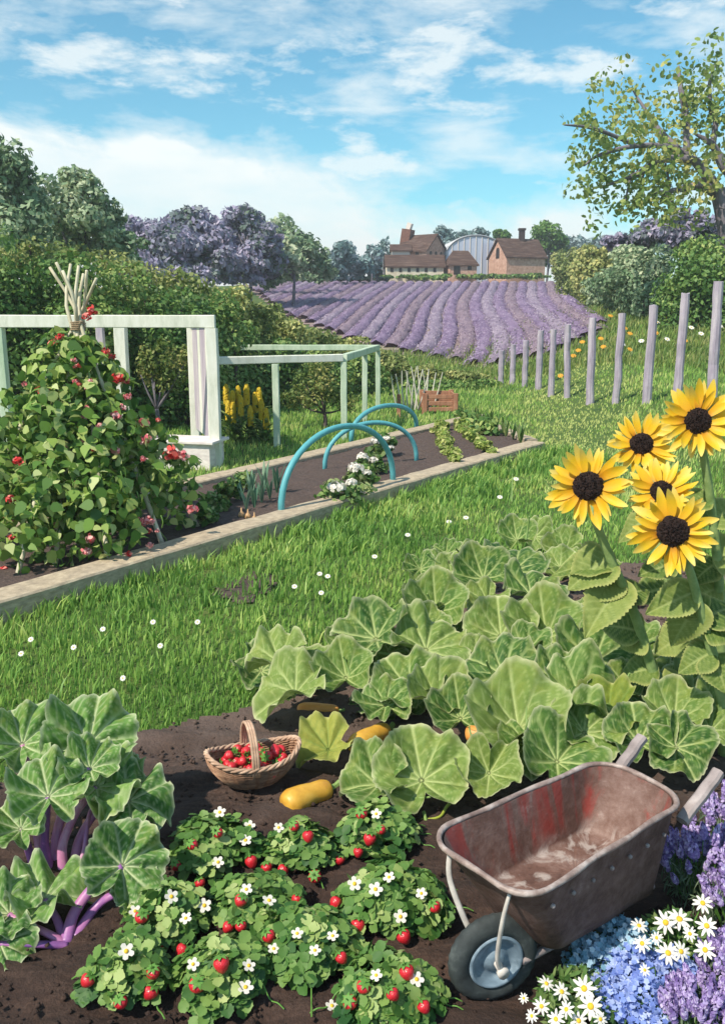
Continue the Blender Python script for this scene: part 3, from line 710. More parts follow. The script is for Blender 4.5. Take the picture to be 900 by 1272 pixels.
def gable(root, L, Wd, hw, hr, wall, roofm, ov=.25, hip=0.0, M3=None, off=Vector((0, 0, 0))):
    """a house body: length L along local x, width Wd along y, wall height hw, ridge height hr; returns"""
    x, y = L / 2, Wd / 2
    V = [(-x, -y, -1), (x, -y, -1), (x, y, -1), (-x, y, -1), (-x, -y, hw), (x, -y, hw), (x, y, hw), (-x, y, hw), (-x + hip, 0, hr - .06), (x - hip, 0, hr - .06)]
    Fc = [(0, 1, 5, 4), (1, 2, 6, 5), (2, 3, 7, 6), (3, 0, 4, 7), (5, 6, 9), (7, 4, 8), (4, 5, 9, 8), (6, 7, 8, 9)]
    T = lambda q: off + M3 @ Vector(q)
    meshobj('wall', [T(v) for v in V], Fc, wall, root)
    b = MB(); th = .16; sl = (hr - hw) / y
    hx = x + ov
    for s in (-1, 1):
        e = (y + ov); ze = hw - sl * ov
        A = [(-hx, s * e, ze + .02), (hx, s * e, ze + .02), (hx - hip * 1.0, 0, hr), (-hx + hip * 1.0, 0, hr)]
        Bq = [(a, c_, d + th) for a, c_, d in A]
        V = [T(q) for q in A + Bq]
        b.add(V, [(0, 1, 2, 3), (4, 7, 6, 5), (0, 4, 5, 1), (1, 5, 6, 2), (3, 2, 6, 7), (0, 3, 7, 4)])
    if hip > .3:
        for s in (-1, 1):
            ze = hw - sl * ov
            V = [T(q) for q in [(s * hx, -(y + ov), ze + .03), (s * hx, y + ov, ze + .03), (s * (hx - hip), 0, hr + th * .5), (s * hx, -(y + ov), ze + th), (s * hx, y + ov, ze + th), (s * (hx - hip), 0, hr + th + .02)]]
            b.add(V, [(0, 1, 2), (3, 5, 4), (0, 3, 4, 1), (1, 4, 5, 2), (2, 5, 3, 0)])
    return b.build('roof', roofm, root)
def tf(M3, off=Vector((0, 0, 0))): return lambda q: off + M3 @ Vector(q)
YB = 116
# brick house with the tall chimney: gable end faces us on the right
p, M3 = bld_frame(523, 330, YB + 4, R(-38)); s = ppm(AT(523, 320, YB + 4))
farm = 'farm buildings on the crest'
root = empty('brick_house', p, 'pink brick farmhouse with a steep dark roof and a tall leaning chimney stack', 'house', farm)
hpx = lambda py, Y: AT(520, py, Y).z - p.z
rf = gable(root, 4.6, 4.6, hpx(313, YB + 4), hpx(293, YB + 4), brick, tiles, M3=M3)
T = tf(M3)
def win_on(root, T, c, w_, h_, ax, mat=dark, arch=True, name='window'):
    """small arched opening, sits 3 cm proud; ax 0: on a wall facing -y, 1: facing +x, -1: facing -x"""
    P = []; n = 10
    for i in range(n + 1):
        a = math.pi * i / n; P.append((w_ / 2 * math.cos(a), h_ * .2 + h_ * .3 * math.sin(a) if arch else h_ / 2))
    P += [(-w_ / 2, -h_ / 2), (w_ / 2, -h_ / 2)]
    def m(u, v, d): return T((c[0] + u, c[1] - d, c[2] + v)) if ax == 0 else T((c[0] + ax * d, c[1] + ax * u, c[2] + v))
    V = [m(u, v, .04) for u, v in P] + [m(u, v, -.1) for u, v in P]; k = len(P)
    Fc = [tuple(range(k))[::-1], tuple(range(k, 2 * k))] + [(i, (i + 1) % k, (i + 1) % k + k, i + k) for i in range(k)]
    o = meshobj(name, V, Fc, mat, root)
    return o
for u in (-1.3, -.1, 1.1): win_on(root, T, (2.3, u, hpx(318, YB + 4)), .5, .95, 1)
for u in (-1.2, .9): win_on(root, T, (u, -2.3, hpx(318, YB + 4)), .5, .8, 0)
ch = MB(); zt = hpx(284, YB + 4)
ch.add(*beam(T((-2.5, -.4, hpx(320, YB + 4))), T((-1.9, -.3, zt)), 1.3, 1.3)); ch = ch.build('chimney_stack', mat_noise('dark_brick', [(.3, (.10, .045, .035)), (.7, (.22, .11, .085))], 4, .9), root)
MB().add(*beam(T((-1.9, -.3, zt)), T((-1.62, -.25, hpx(276.5, YB + 4))), .62, .62)).build('chimney_cap', white, ch)
# cottage end against it
b = MB()
p2, _ = bld_frame(497, 330, YB + 3, 0)
r2 = empty('small_annexe', p2, 'small pinkish white annexe at the left of the brick farmhouse', 'house', farm)
q = AT(497, 310, YB + 3).z - p2.z
gable(r2, 2.3, 2.3, q - .2, q + .5, white, tiles, M3=Matrix.Rotation(0, 3, 'Z'))
# long low barn
p, M3 = bld_frame(514, 340, YB - 1, R(2)); T = tf(M3)
root = empty('long_barn', p, 'long low cream barn with brown roof and a row of small round windows', 'barn', farm)
z = lambda py: AT(514, py, YB - 1).z - p.z
gable(root, 7.0, 3.2, z(331.5), z(318), cream, tiles, M3=M3)
for i in range(6): win_on(root, T, (-2.9 + i * 1.06, -1.6, z(336)), .36, .5, 0, arch=False)
# shed
p, M3 = bld_frame(571, 338, YB - 1.5, R(8)); T = tf(M3)
root = empty('tiled_shed', p, 'small shed with a hipped brown roof between barn and glasshouse', 'shed', farm)
z = lambda py: AT(571, py, YB - 1.5).z - p.z
gable(root, 3.4, 3.2, z(329), z(313), brick, tiles, M3=M3, hip=1.0)
win_on(root, T, (-.8, -1.6, z(335)), .8, 1.3, 0, name='door'); win_on(root, T, (.8, -1.6, z(333)), .5, .6, 0)
# arched glasshouse
p, M3 = bld_frame(583, 330, YB + 8, R(4)); T = tf(M3)
root = empty('arched_glasshouse', p, 'arched glasshouse with grey ribs and pale blue panes', 'glasshouse', farm)
z = lambda py: AT(583, py, YB + 8).z - p.z
glassm = NT('pale_glazing'); glassm = glassm.finish((.42, .46, .60), .12, spec=.9)
ribm = mat_flat('grey_metal', (.34, .36, .40), .5, metal=.3)
hw_, zh, z0 = 3.9, z(296), z(320)
arc = lambda t, rr_=1: (-hw_ * rr_ * math.cos(math.pi * t), z0 + (zh - z0) * rr_ * math.sin(math.pi * t))
for yy, nm in ((-4, 'front_glazing'), (4, 'back_glazing')):
    P = [arc(i / 20) for i in range(21)] + [(hw_, -1), (-hw_, -1)]
    meshobj(nm, [T((a, yy, b_)) for a, b_ in P], [tuple(range(len(P)))], glassm, root)
V = []; Fc = []
P = [(-hw_, -1)] + [arc(i / 20, 1.01) for i in range(21)] + [(hw_, -1)]
for a, b_ in P: V += [T((a, -4, b_)), T((a, 4, b_))]
Fc = [(2 * i, 2 * i + 1, 2 * i + 3, 2 * i + 2) for i in range(len(P) - 1)]
meshobj('roof_glazing', V, Fc, glassm, root, True)
for yy in (-4.05, -2, 0, 2, 4.05):
    MB().add(*tube([T((a, yy, b_)) for a, b_ in [arc(i / 20, 1.02) for i in range(21)]], .13, 6)).build('rib', ribm, root)
for i in range(1, 10):
    t = math.acos(1 - 2 * i / 10) / math.pi; a, b_ = arc(t); MB().add(*tube([T((a, -4.05, 0)), T((a, -4.05, b_))], .06, 5)).build('glazing_bar', white, root)
# barn on the right
p, M3 = bld_frame(641, 334, YB + 1, R(22)); T = tf(M3)
root = empty('brick_barn', p, 'brick barn with a broad brown roof and a dark chimney, rightmost building', 'barn', farm)
z = lambda py: AT(641, py, YB + 1).z - p.z
rf = gable(root, 5.6, 4.4, z(320), z(298), brick, tiles, M3=M3)
win_on(root, T, (-2.8, 0, z(315)), .8, 1.3, -1)
MB().add(*beam(T((.6, 0, z(300))), T((.6, 0, z(286))), .7, .7)).add(*beam(T((.6, 0, z(286))), T((.6, 0, z(283.5))), .9, .9)).build('chimney', mat_flat('soot_brick', (.05, .035, .035), .9), rf)
# ================================================================ wooden posts on the right
m_post = NT('post_wood'); f = m_post.noise(7, 7, .7, (1, 1, .14)); f2 = m_post.noise(3, 4)
c = m_post.ramp(f, [(.3, (.22, .19, .24)), (.5, (.40, .36, .42)), (.7, (.62, .57, .58))])
m_post = m_post.finish(m_post.mix(m_post.math('MULTIPLY', f2, .4), c, (.30, .24, .38)), .9, f, .6, .02)
posts = [(621.7, 435, 477, 7), (636, 428, 478, 7), (651, 423, 481, 7), (668, 410, 484, 8), (684, 409, 492, 7.5), (704, 403, 494, 8), (732, 395, 502, 10), (764, 389, 501, 9.5), (802, 379, 501, 11.5), (840, 364, 498, 11), (883, 349, 497, 12)]
ordw = ['farthest', 'second', 'third', 'fourth', 'fifth', 'sixth', 'seventh', 'eighth', 'ninth', 'tenth', 'nearest and tallest']
for i, (px, pt, pb, wpx) in enumerate(posts):
    g = G(px, pb); top = AT(px, pt, g.y); s = ppm(g); wd = wpx / s; h = top.z - g.z
    n = 9; P = []; rad = []
    lx, ly = random.gauss(0, .02) * h, random.gauss(0, .02) * h
    for j in range(n + 1):
        t = j / n; P.append((lx * t + random.gauss(0, .006), ly * t + random.gauss(0, .006), -.12 + (h + .12) * t)); rad.append(wd / 2 * random.uniform(.93, 1.07) * (1.04 - .08 * t))
    Vt, Ft = tube(P, rad, 10); 
    for kq in range(10): Vt[-10 + kq].z += random.uniform(-.03, .02) * wd * 4
    o = MB().add(Vt, Ft).build('wooden_post', m_post, None, loc=(g.x, g.y, g.z))
    tag(o, 'grey-violet wooden meadow post, ' + ordw[i] + (' from the far end of the row' if 0 < i < 10 else ' of the row'), 'post', 'wooden posts in a row')

# ================================================================ white pergola
paint = NT('white_painted_wood'); f = paint.noise(6, 7, .7, (1, 1, .3)); f2 = paint.noise(2.2, 5)
c = paint.ramp(f, [(.3, (.55, .57, .48)), (.5, (.74, .74, .66)), (.7, (.84, .83, .78))])
paint = paint.finish(paint.mix(paint.math('MULTIPLY', f2, .14), c, (.36, .46, .33)), .75, f, .3, .01)
greenpaint = NT('pale_green_wood'); f = greenpaint.noise(6, 6, .7, (1, 1, .3)); greenpaint = greenpaint.finish(greenpaint.ramp(f, [(.3, (.34, .46, .32)), (.55, (.50, .60, .46)), (.75, (.68, .74, .62))]), .8, f, .3, .01)
violetboard = NT('violet_stained_boards'); f = violetboard.noise(5, 6, .7, (1, 1, .12)); violetboard = violetboard.finish(violetboard.ramp(f, [(.3, (.28, .22, .34)), (.5, (.48, .42, .48)), (.7, (.70, .66, .64))]), .8, f, .3, .01)
fl = AT(-60, 500, 15.2); frt = AT(266, 500, 15.2); brr = AT(242, 500, 17.3); bl = Vector((fl.x, 17.3, 0))
zt = 2.48
for q in (fl, frt, brr, bl): q.z = 0
root = empty('pergola', ((fl.x + frt.x) / 2, 16, 0), 'white painted open pergola with flat beams and a boarded right end', 'pergola')
up = Vector((0, 0, 1))
def bar(name, a, b, w_, h_, mat, root, **kw):
    return MB().add(*beam(a, b, w_, h_, jit=.004, nseg=5, **kw)).build(name, mat, root, world=True)
bar('beam', fl + up * zt, frt + up * zt + Vector((.06, 0, 0)), .16, .21, paint, root)
bar('beam', bl + up * (zt + .0), brr + up * zt, .14, .19, paint, root)
bar('beam', frt + up * (zt + .003) + Vector((-.01, .065, 0)), brr + up * (zt + .003) + Vector((0, -.055, 0)), .14, .19, paint, root)
bar('beam', fl + up * (zt - .003) + Vector((0, .065, 0)), bl + up * (zt - .003) + Vector((0, -.055, 0)), .14, .19, paint, root)
for q, m_, w_ in ((frt, paint, .19), (brr, paint, .17), (AT(155, 500, 17.3), paint, .22), (AT(130, 500, 17.3), violetboard, .14), (AT(7, 500, 15.2), greenpaint, .16), (fl, greenpaint, .14)):
    q = Vector((q.x, q.y, -.05)); bar('post', q, q + up * (zt + .05 - .11), w_, w_, m_, root)
nb = 7
for i in range(nb):
    a = frt.lerp(brr, (i + .75) / (nb + .5)); bar('end_board', a + up * .42, a + up * (zt - .09), .16, .03, violetboard if i % 2 else paint, root) if False else None
dirp = (brr - frt).normalized()
for i in range(nb):
    a = frt.lerp(brr, (i + .75) / (nb + .5)); o = MB()
    V, Fb = box((0, 0, 0), (.022, (brr - frt).length / (nb + .5) * .9, zt - .09 - .42), 0, 0, .004)
    rot = Matrix.Rotation(math.atan2(dirp.y, dirp.x) - math.pi / 2, 3, 'Z')
    o.add([rot @ v + a + up * ((zt - .09 + .42) / 2) for v in V], Fb).build('end_board', [violetboard, paint, violetboard][i % 3], root, world=True)
# bench box
c = AT(233, 562, 14.5); g0 = AZ(234, 583, 0)
root = empty('storage_box', (g0.x, g0.y + .3, 0), 'low white wooden box bench at the foot of the boarded pergola end', 'bench box')
wb = 74 / ppm(g0); hb = .46
pw = mat_noise('chalky_white_wood', [(.3, (.55, .48, .48)), (.6, (.76, .70, .68)), (.8, (.85, .82, .78))], 5, .8, (1, 1, 3), .2)
V, Fb = box((0, 0, hb / 2 - .02), (wb * .95, .62, hb), R(-14), 0, .012); MB().add(V, Fb).build('body', pw, root)
V, Fb = box((0, 0, hb + .01), (wb * 1.12, .74, .05), R(-14), 0, .012); MB().add(V, Fb).build('lid', pw, root)

# ================================================================ fruit cage of pale green poles
A = Vector((-2.95, 17.3, 0)); B = AT(427, 500, 18.5); C = AT(469, 500, 24.2); D = Vector((-4.3, 24.2, 0)); P1 = AT(343, 500, 17.6)
for q in (B, C, D, P1): q.z = 0
zt = 1.72
root = empty('fruit_cage', ((A.x + C.x) / 2, 20, 0), 'low pale green wooden frame of posts and beams standing over fruit plants', 'frame')
for a, b in ((A, B), (B, C), (D, C), (A, D)):
    d = (b - a).normalized() * .04; bar('beam', a + up * zt + d, b + up * zt - d, .12, .15, paint if a is A and b is B else greenpaint, root)
P3 = B.lerp(C, .55)
for q in (A, P1, B, P3, C, D): bar('post', q - up * .05, q + up * (zt - .08), .13, .13, greenpaint, root)

# ---------------- small trees under the frames
L_apple = mat_leaves('orchard_leaves', [(.05, .10, .02), (.10, .165, .035), (.17, .23, .06), (.28, .30, .09), (.42, .38, .14)])
def small_tree(px, pyb, lumps, label, n, leaf, mat, bm=bark, Y=None, name='fruit_tree', cat='fruit tree'):
    g = G(px, pyb); Y = g.y
    root = empty(name, g, label, cat); L = []
    for (x, y, r) in lumps:
        q = px_lump(x, y, Y, r); L += subl(q[:3], q[3:], 6, .42, .8)
    zc = min(l[2] for l in L); b = MB()
    fork = Vector((g.x, g.y, g.z + (zc - g.z) * .55 + .1))
    b.add(*tube(spline([g - up * .05, (g.x + .02, g.y, (g.z + fork.z) / 2), fork], 4), lerps(.055, .04, 9), 8)); b.build('trunk', bm, root, True, world=True)
    for l in random.sample(L, 7):
        MB().add(*tube(spline([fork, ((fork.x + l[0]) / 2, Y + random.uniform(-.1, .1), (fork.z + l[2]) / 2 - .05), l[:3]], 4), lerps(.032, .008, 9), 6)).build('branch', bm, root, True, world=True)
    cloud('crown', L, n, leaf, .6, mat, root, 6, inner=.35); return root
small_tree(197, 548, [(205, 440, 26), (190, 460, 20), (222, 465, 20), (205, 478, 18), (180, 435, 12), (228, 440, 12)], 'young yellow-green fruit tree with forked violet trunk inside the white pergola', 1500, .085, L_apple)
small_tree(403, 533, [(380, 478, 24), (420, 480, 24), (360, 495, 16), (400, 465, 22), (430, 500, 16), (395, 498, 20)], 'small fruit tree with a dark trunk inside the green frame', 1700, .085, L_apple, bark_dk)
# tall plants with yellow spikes
L_spike = mat_leaves('strappy_leaves', [(.06, .13, .03), (.12, .22, .05), (.2, .3, .08), (.3, .38, .14)])
m_yel = mat_flat('yellow_florets', (.80, .58, .03), .6, .2)
m_stem = mat_flat('green_stem', (.14, .24, .05), .6)
def ribbon_leaf(base, d, L, W, droop=.5, n=5, fold=.15):
    """strap leaf from base along direction d, arching down"""
    base = Vector(base); d = Vector(d).normalized(); s = d.cross(up)
    if s.length < .05: s = Vector((1, 0, 0))
    s.normalize(); V = []; p = base.copy(); dd = d.copy()
    for i in range(n + 1):
        t = i / n; ww = W * math.sin(math.pi * min(.98, .12 + .88 * t)) ** .7 * .5
        V += [p - s * ww, p + dd.cross(s) * (-fold * ww), p + s * ww]
        dd = (dd - up * droop / n * (.5 + t)).normalized(); p = p + dd * L / n
    Fc = []
    for i in range(n):
        for j in (0, 1): Fc.append((i * 3 + j, i * 3 + j + 1, i * 3 + j + 4, i * 3 + j + 3))
    return V, Fc
for (px, pyt, pyb, lb) in [(281, 478, 549, 'leftmost'), (291, 486, 552, 'second'), (297, 480, 548, 'third'), (308, 478, 553, 'tallest middle'), (322, 482, 552, 'right hand'), (314, 505, 556, 'shortest'), (327, 496, 550, 'outermost right'), (286, 498, 554, 'short left'), (302, 492, 555, 'front'), (317, 488, 548, 'rear right'), (292, 500, 546, 'hidden rear'), (333, 508, 553, 'small right edge')]:
    g = G(px, pyb); g = Vector((AT(px, pyb, 18.2).x, 18.2 + random.uniform(-.3, .3), 0)); top = AT(px, pyt, g.y); s = ppm(g)
    root = empty('yellow_spike_plant', g, 'tall yellow flower spike plant under the green frame, %s of its clump' % lb, 'flowering plant', 'yellow spiked plants')
    h = top.z
    MB().add(*tube([(0, 0, -.02), (.02, 0, h * .5), (0, 0, h)], [.014, .012, .008], 6)).build('stem', m_stem, root)
    b = MB()
    for _ in range(16):
        a = random.uniform(0, 6.28); z = random.uniform(.02, h * .62); b.add(*ribbon_leaf((0, 0, z), (math.cos(a), math.sin(a), 1.1), random.uniform(.28, .5), .07, 1.1), r=random.random())
    b.build('leaves', L_spike, root, True)
    P = []; 
    n = 230; th = rng.uniform(0, 6.28, n); z = h - .40 * rng.random(n); rr_ = .05 * np.sqrt(np.clip((h - z) / .1 + .15, 0, 1))
    Pn = np.stack([np.cos(th) * rr_, np.sin(th) * rr_, z], 1); Vv, Fi, r_ = leaves(Pn, unit(np.stack([np.cos(th), np.sin(th), .4 + 0 * z], 1)), .07, .05, 6)
    meshobj('flower_spike', Vv, [Fi], m_yel, root, rnd=r_)

# ================================================================ pea sticks, slatted bin
stick = mat_flat('pale_stick', (.62, .60, .52), .8)
for (px0, px1, pt, pb, n, lb) in [(505, 490, 455, 512, 7, 'left bundle'), (525, 520, 452, 508, 7, 'taller right bundle')]:
    g = G(px0, pb); root = empty('pea_sticks', g, 'fan of pale bare sticks pushed into the grass beyond the bed, %s' % lb, 'sticks', 'fans of pale sticks')
    for i in range(n):
        a = (i / (n - 1) - .45); top = AT(px0 + a * 46 + random.uniform(-3, 3), pt + abs(a) * 14 + random.uniform(-3, 6), g.y + random.uniform(-.3, .3)) - g
        b0 = Vector((a * .5, random.uniform(-.12, .12), -.03))
        MB().add(*tube([b0, b0.lerp(top, .5) + Vector((random.gauss(0, .03), 0, 0)), top], [.026, .02, .012], 6)).build('stick', stick, root)
red = mat_noise('red_brown_wood', [(.3, (.24, .10, .06)), (.6, (.42, .21, .13)), (.8, (.55, .34, .24))], 8, .85, (1, 1, .3), .3)
g = G(546, 514); s = ppm(g); root = empty('slatted_bin', g, 'small red-brown slatted wooden bin on the grass beyond the bed', 'wooden bin')
wx = 38 / s; hz = 25 / s; dy = 1.2
cs = [(-wx / 2, 0), (wx / 2, 0), (wx / 2, dy), (-wx / 2, dy)]
for x, y in cs: MB().add(*beam((x, y, -.05), (x, y, hz), .13, .13, jit=.003)).build('post', red, root)
for i in range(4):
    a, b_ = cs[i], cs[(i + 1) % 4]
    for zz in (.22, .52, .85):
        a_, c_ = Vector((*a, hz * zz)), Vector((*b_, hz * zz)); d = (c_ - a_).normalized() * .07
        MB().add(*beam(a_ + d, c_ - d, .04, .11, jit=.003)).build('rail', red, root)
g = G(495, 518); root = empty('short_stake', g, 'short red-brown stake beside the left bundle of sticks', 'stake')
MB().add(*beam((0, 0, -.05), (0, 0, 28 / ppm(g)), .10, .10, jit=.004)).build('shaft', red, root)

# ================================================================ blue hoops over the bed
blue = mat_flat('blue_plastic_pipe', (.12, .44, .50), .5, 0, .4, vary=.35, scale=6)
def hoop(p0, p1, top, rpx, label):
    """arch of pipe between two feet pixels with its crown at a pixel"""
    a = AZ(*p0, .15); b = AZ(*p1, .15); m_ = (a + b) / 2
    t = AT(top[0], top[1], m_.y); h = t.z - .15
    P = []
    for i in range(25):
        th = math.pi * i / 24; P.append(m_ + (b - a) / 2 * -math.cos(th) * (1 + .0 * i) + up * h * math.sin(th) ** .85)
    P[0].z = P[-1].z = .05
    o = MB().add(*tube([p - m_ for p in P], rpx / ppm(m_), 10)).build('pipe_hoop', blue, None, True, loc=m_)
    return tag(o, label, 'hoop', 'blue hoops over the bed')
hoop((349, 640), (488, 601), (430, 530), 3.8, 'thickest blue pipe hoop, nearest one, arching over the white flowers')
hoop((403, 583), (517, 572), (456, 525), 2.8, 'middle blue pipe hoop, between the nearest and the farthest')
hoop((436, 545), (517, 531), (476, 504), 2.9, 'farthest and smallest blue pipe hoop at the back of the bed')

# ================================================================ crops in the bed
L_crop = mat_leaves('crop_leaves', [(.04, .11, .02), (.08, .18, .035), (.14, .25, .06), (.24, .34, .11), (.4, .44, .2)])
L_lett = mat_leaves('lettuce_leaves', [(.16, .26, .05), (.28, .38, .08), (.42, .48, .13), (.58, .58, .24)], .35)
m_white = mat_flat('white_petals', (.80, .76, .70), .6, .2, vary=.1)
def bush_at(p, r, h, n, leaf, mat, name, label, cat, group=None, shape=6, flowers=(), sub=6, wr=.7):
    root = empty(name, p, label, cat, group)
    L = subl((0, 0, h * .5), (r, r, h * .55), sub, .5)
    P, Nn = lump_pts(L, n, .3); k_ = P[:, 2] > .01; P, Nn = P[k_], Nn[k_]
    V, Fi, rr_ = leaves(P, Nn, leaf * rng.uniform(.7, 1.3, len(P)), leaf * wr, shape)
    meshobj('foliage', V, [Fi], mat, root, rnd=rr_)
    return root
def floret_head(root, c, r, mat, name='flower_head', n=70):
    """a dense round head built of many small petals"""
    d = unit(rng.normal(size=(n, 3))); d[:, 2] = np.abs(d[:, 2]) * .9 - .1; d = unit(d)
    P = np.array(c) + d * r * rng.uniform(.75, 1.05, (n, 1)) * np.array([1, 1, .75]); V, Fi, rr_ = leaves(P, unit(d + .4 * rng.normal(size=(n, 3))), r * .55, r * .45, 6)
    return meshobj(name, V, [Fi], mat, root, rnd=rr_)
for (px, py, r, heads, lb) in [(428, 613, 32, [(418, 606, 11), (436, 600, 7)], 'nearest white flowering plant under the front hoop'), (446, 596, 26, [(441, 583, 10), (455, 588, 6)], 'white flowering plant in the middle of the front hoop'), (458, 580, 20, [(450, 568, 7), (463, 572, 6)], 'white flowering plant at the rear of the front hoop'), (474, 558, 20, [(467, 549, 7), (480, 545, 5), (485, 556, 4)], 'farthest white flowering plant between the hoops')]:
    p = AZ(px, py + 8, .16); s = ppm(p); root = bush_at(p, r / s, 22 / s, 420, 8 / s, L_crop, 'white_flower_plant', lb, 'flowering plant', 'white flowering plants')
    for (x, y, hr) in heads:
        q = AT(x, y, p.y - r / s * .6) - p; floret_head(root, q, hr / s, m_white)
# leeks along the left part
L_leek = mat_leaves('leek_leaves', [(.07, .17, .11), (.12, .25, .16), (.20, .34, .22), (.32, .44, .30)])
m_bulb = mat_flat('onion_skin', (.55, .33, .16), .5)
def leek(p, h, n, label, group, mat=None):
    root = empty('leek', p, label, 'leek', group); b = MB()
    for i in range(n):
        a = random.uniform(0, 6.28); b.add(*ribbon_leaf((0, 0, 0), (math.cos(a) * .22, math.sin(a) * .22, 1), h * random.uniform(.7, 1.15), h * .13, .7, 5, .4), r=random.random())
    b.build('leaves', mat or L_leek, root, True); return root
leekpos = [(306, 634), (316, 631), (325, 624), (335, 620), (344, 612), (300, 622), (312, 616), (328, 610)]
for i, (x, y) in enumerate(leekpos):
    p = AZ(x, y, .16); leek(p, 34 / ppm(p) * random.uniform(.8, 1.1), 7, ['lowest leek of the front line beside the onions', 'second leek of the front line, above the onions', 'middle leek of the front line left of the hoop', 'fourth leek of the front line left of the hoop', 'leek nearest the front blue hoop', 'leftmost blue-green leek by the bean poles', 'leek in the back line next to the leftmost one', 'leek in the back line nearest the front hoop'][i], 'leeks left of the hoops')
for (x, y) in [(308, 642), (316, 646), (300, 640)]:
    p = AZ(x, y, .18); r = 4.5 / ppm(p)
    V, Fb = tube([(0, 0, -r), (0, 0, -r * .8), (0, 0, 0), (0, 0, r * .7), (0, 0, r * 1.2), (0, 0, r * 2.2)], [r * .2, r * .65, r, r * .7, r * .25, r * .12], 12)
    o = MB().add(V, Fb).build('onion', m_bulb, None, True, loc=p); tag(o, {308: 'left', 316: 'right', 300: 'uppermost'}[x] + ' brown onion bulb of three lying by the leeks', 'onion', 'onions by the leeks')
# lettuce rows and far leeks: rows laid between two pixels
def rows(a, b, n, fn):
    A_, B_ = AZ(*a, .16), AZ(*b, .16)
    for i in range(n):
        t = i / (n - 1); p = A_.lerp(B_, t); fn(Vector((p.x + random.gauss(0, .05), p.y + random.gauss(0, .05), .15)), i)
def lett(lb, grp):
    def f(p, i):
        s = ppm(p); bush_at(p, 9.5 / s, 14 / s, 150, 6.5 / s, L_lett, 'lettuce', 'yellow-green lettuce, ' + ORD[i] + ' from the far end of ' + lb, 'lettuce', grp, sub=3)
    return f
rows((546, 534), (562, 578), 9, lett('the left lettuce row', 'lettuces in the left row'))
rows((566, 532), (608, 566), 9, lett('the right lettuce row', 'lettuces in the right row'))
rows((592, 528), (650, 552), 13, lambda p, i: leek(p, 24 / ppm(p), 6, 'green leek, ' + ORD[i] + ' from the back of the row along the end sleeper', 'leeks along the far end', L_crop))
rows((588, 524), (600, 540), 3, lambda p, i: bush_at(p, .3, .3, 150, .14, L_hedge, 'low_greens', 'dark leafy plant in the back bed corner, ' + ORD[i] + ' from the sleeper', 'vegetable plant', 'dark leafy plants in the bed corner'))
# yellow flowered plants by the beans
m_gold = mat_flat('golden_petals', (.75, .50, .04), .6, .2)
for (px, py, lb) in [(285, 610, 'yellow flowering plant between the beans and the leeks'), (270, 622, 'leafy plant with yellow blooms beside the bean poles'), (262, 640, 'low green plant at the right foot of the bean poles'), (298, 598, 'small yellow flowering plant near the back sleeper')]:
    p = AZ(px, py + 12, .16); s = ppm(p); root = bush_at(p, 15 / s, 26 / s, 260, 8 / s, L_crop, 'marigold_plant', lb, 'flowering plant', 'yellow flowering plants')
    for _ in range(5 if 'low' not in lb else 0):
        floret_head(root, (random.gauss(0, 8 / s), -8 / s + random.gauss(0, 4 / s), random.uniform(18, 28) / s), 3.4 / s, m_gold, n=24)
# ================================================================ bean wigwam
cane = mat_noise('bamboo_cane', [(.3, (.42, .38, .26)), (.6, (.62, .58, .44)), (.8, (.76, .72, .60))], 6, .7, (1, 1, .3), .2)
L_bean = mat_leaves('bean_leaves', [(0.059, 0.142, 0.035), (0.106, 0.224, 0.041), (0.189, 0.330, 0.059), (0.330, 0.448, 0.106), (0.566, 0.637, 0.295)], .35)
m_redfl = NT('red_bean_flowers'); m_redfl = m_redfl.finish(m_redfl.ramp(m_redfl.attr('rnd'), [(.0, (.55, .02, .03)), (.5, (.78, .08, .07)), (.95, (.85, .35, .30))]), .5, trans=.2)
m_pinkfl = NT('pink_bean_flowers'); m_pinkfl = m_pinkfl.finish(m_pinkfl.ramp(m_pinkfl.attr('rnd'), [(.0, (.72, .12, .16)), (.5, (.85, .34, .36)), (.95, (.92, .62, .58))]), .5, trans=.2)
feet = [(135, 703), (18, 716), (-60, 690), (252, 655), (66, 706), (150, 620), (205, 676), (40, 620)]
tops = [(62, 332), (70, 326), (120, 346), (88, 328), (108, 336), (98, 330), (104, 340), (78, 336)]
cr = AZ(97, 400, 2.55); cr = AT(97, 405, 10.1)
root = empty('cane_wigwam', (cr.x, cr.y, .15), 'wigwam of pale canes tied at the top in the left of the bed', 'wigwam')
ends = []
for (fx, fy), (tx, ty) in zip(feet, tops):
    a = AZ(fx, fy, .14); b = AT(tx, ty, cr.y + random.uniform(-.25, .25)); c_ = cr + Vector((random.gauss(0, .03), random.gauss(0, .04), 0))
    ends.append((a, c_)); MB().add(*tube(spline([a - up * .1, a.lerp(c_, .5), c_, b], 4), lerps(.028, .017, 13), 8)).build('cane', cane, root, True, world=True)
P = []
for i in range(40): P.append(cr + Vector((math.cos(i * .8) * .085, math.sin(i * .8) * .085, (i / 40 - .5) * .10)))
MB().add(*tube(P, .008, 5)).build('twine', mat_flat('twine', (.35, .25, .16), .9), root, True, world=True)
broot = empty('runner_bean', (cr.x, cr.y, .15), 'dense runner bean plant climbing the cane wigwam with red and pink flowers', 'bean plant')
LB = []
for a, c_ in ends:
    for i in range(13):
        t = (i + 2.2) / 16; p = a.lerp(c_, t); r_ = .25 * (1 - t) + .12 + random.uniform(-.04, .07); LB.append((p.x, p.y, p.z + .02, r_, r_, r_ * .95))
for i in range(len(ends)):
    for _ in range(4):
        a = ends[i][0].lerp(ends[(i * 3 + 1) % len(ends)][0], random.random()); t = .1 + random.random() * .55; p = a.lerp(cr, t); r_ = .24 * (1 - t) + .10; LB.append((p.x, p.y, p.z, r_, r_, r_))
LB = [l for l in LB if random.random() < .62]
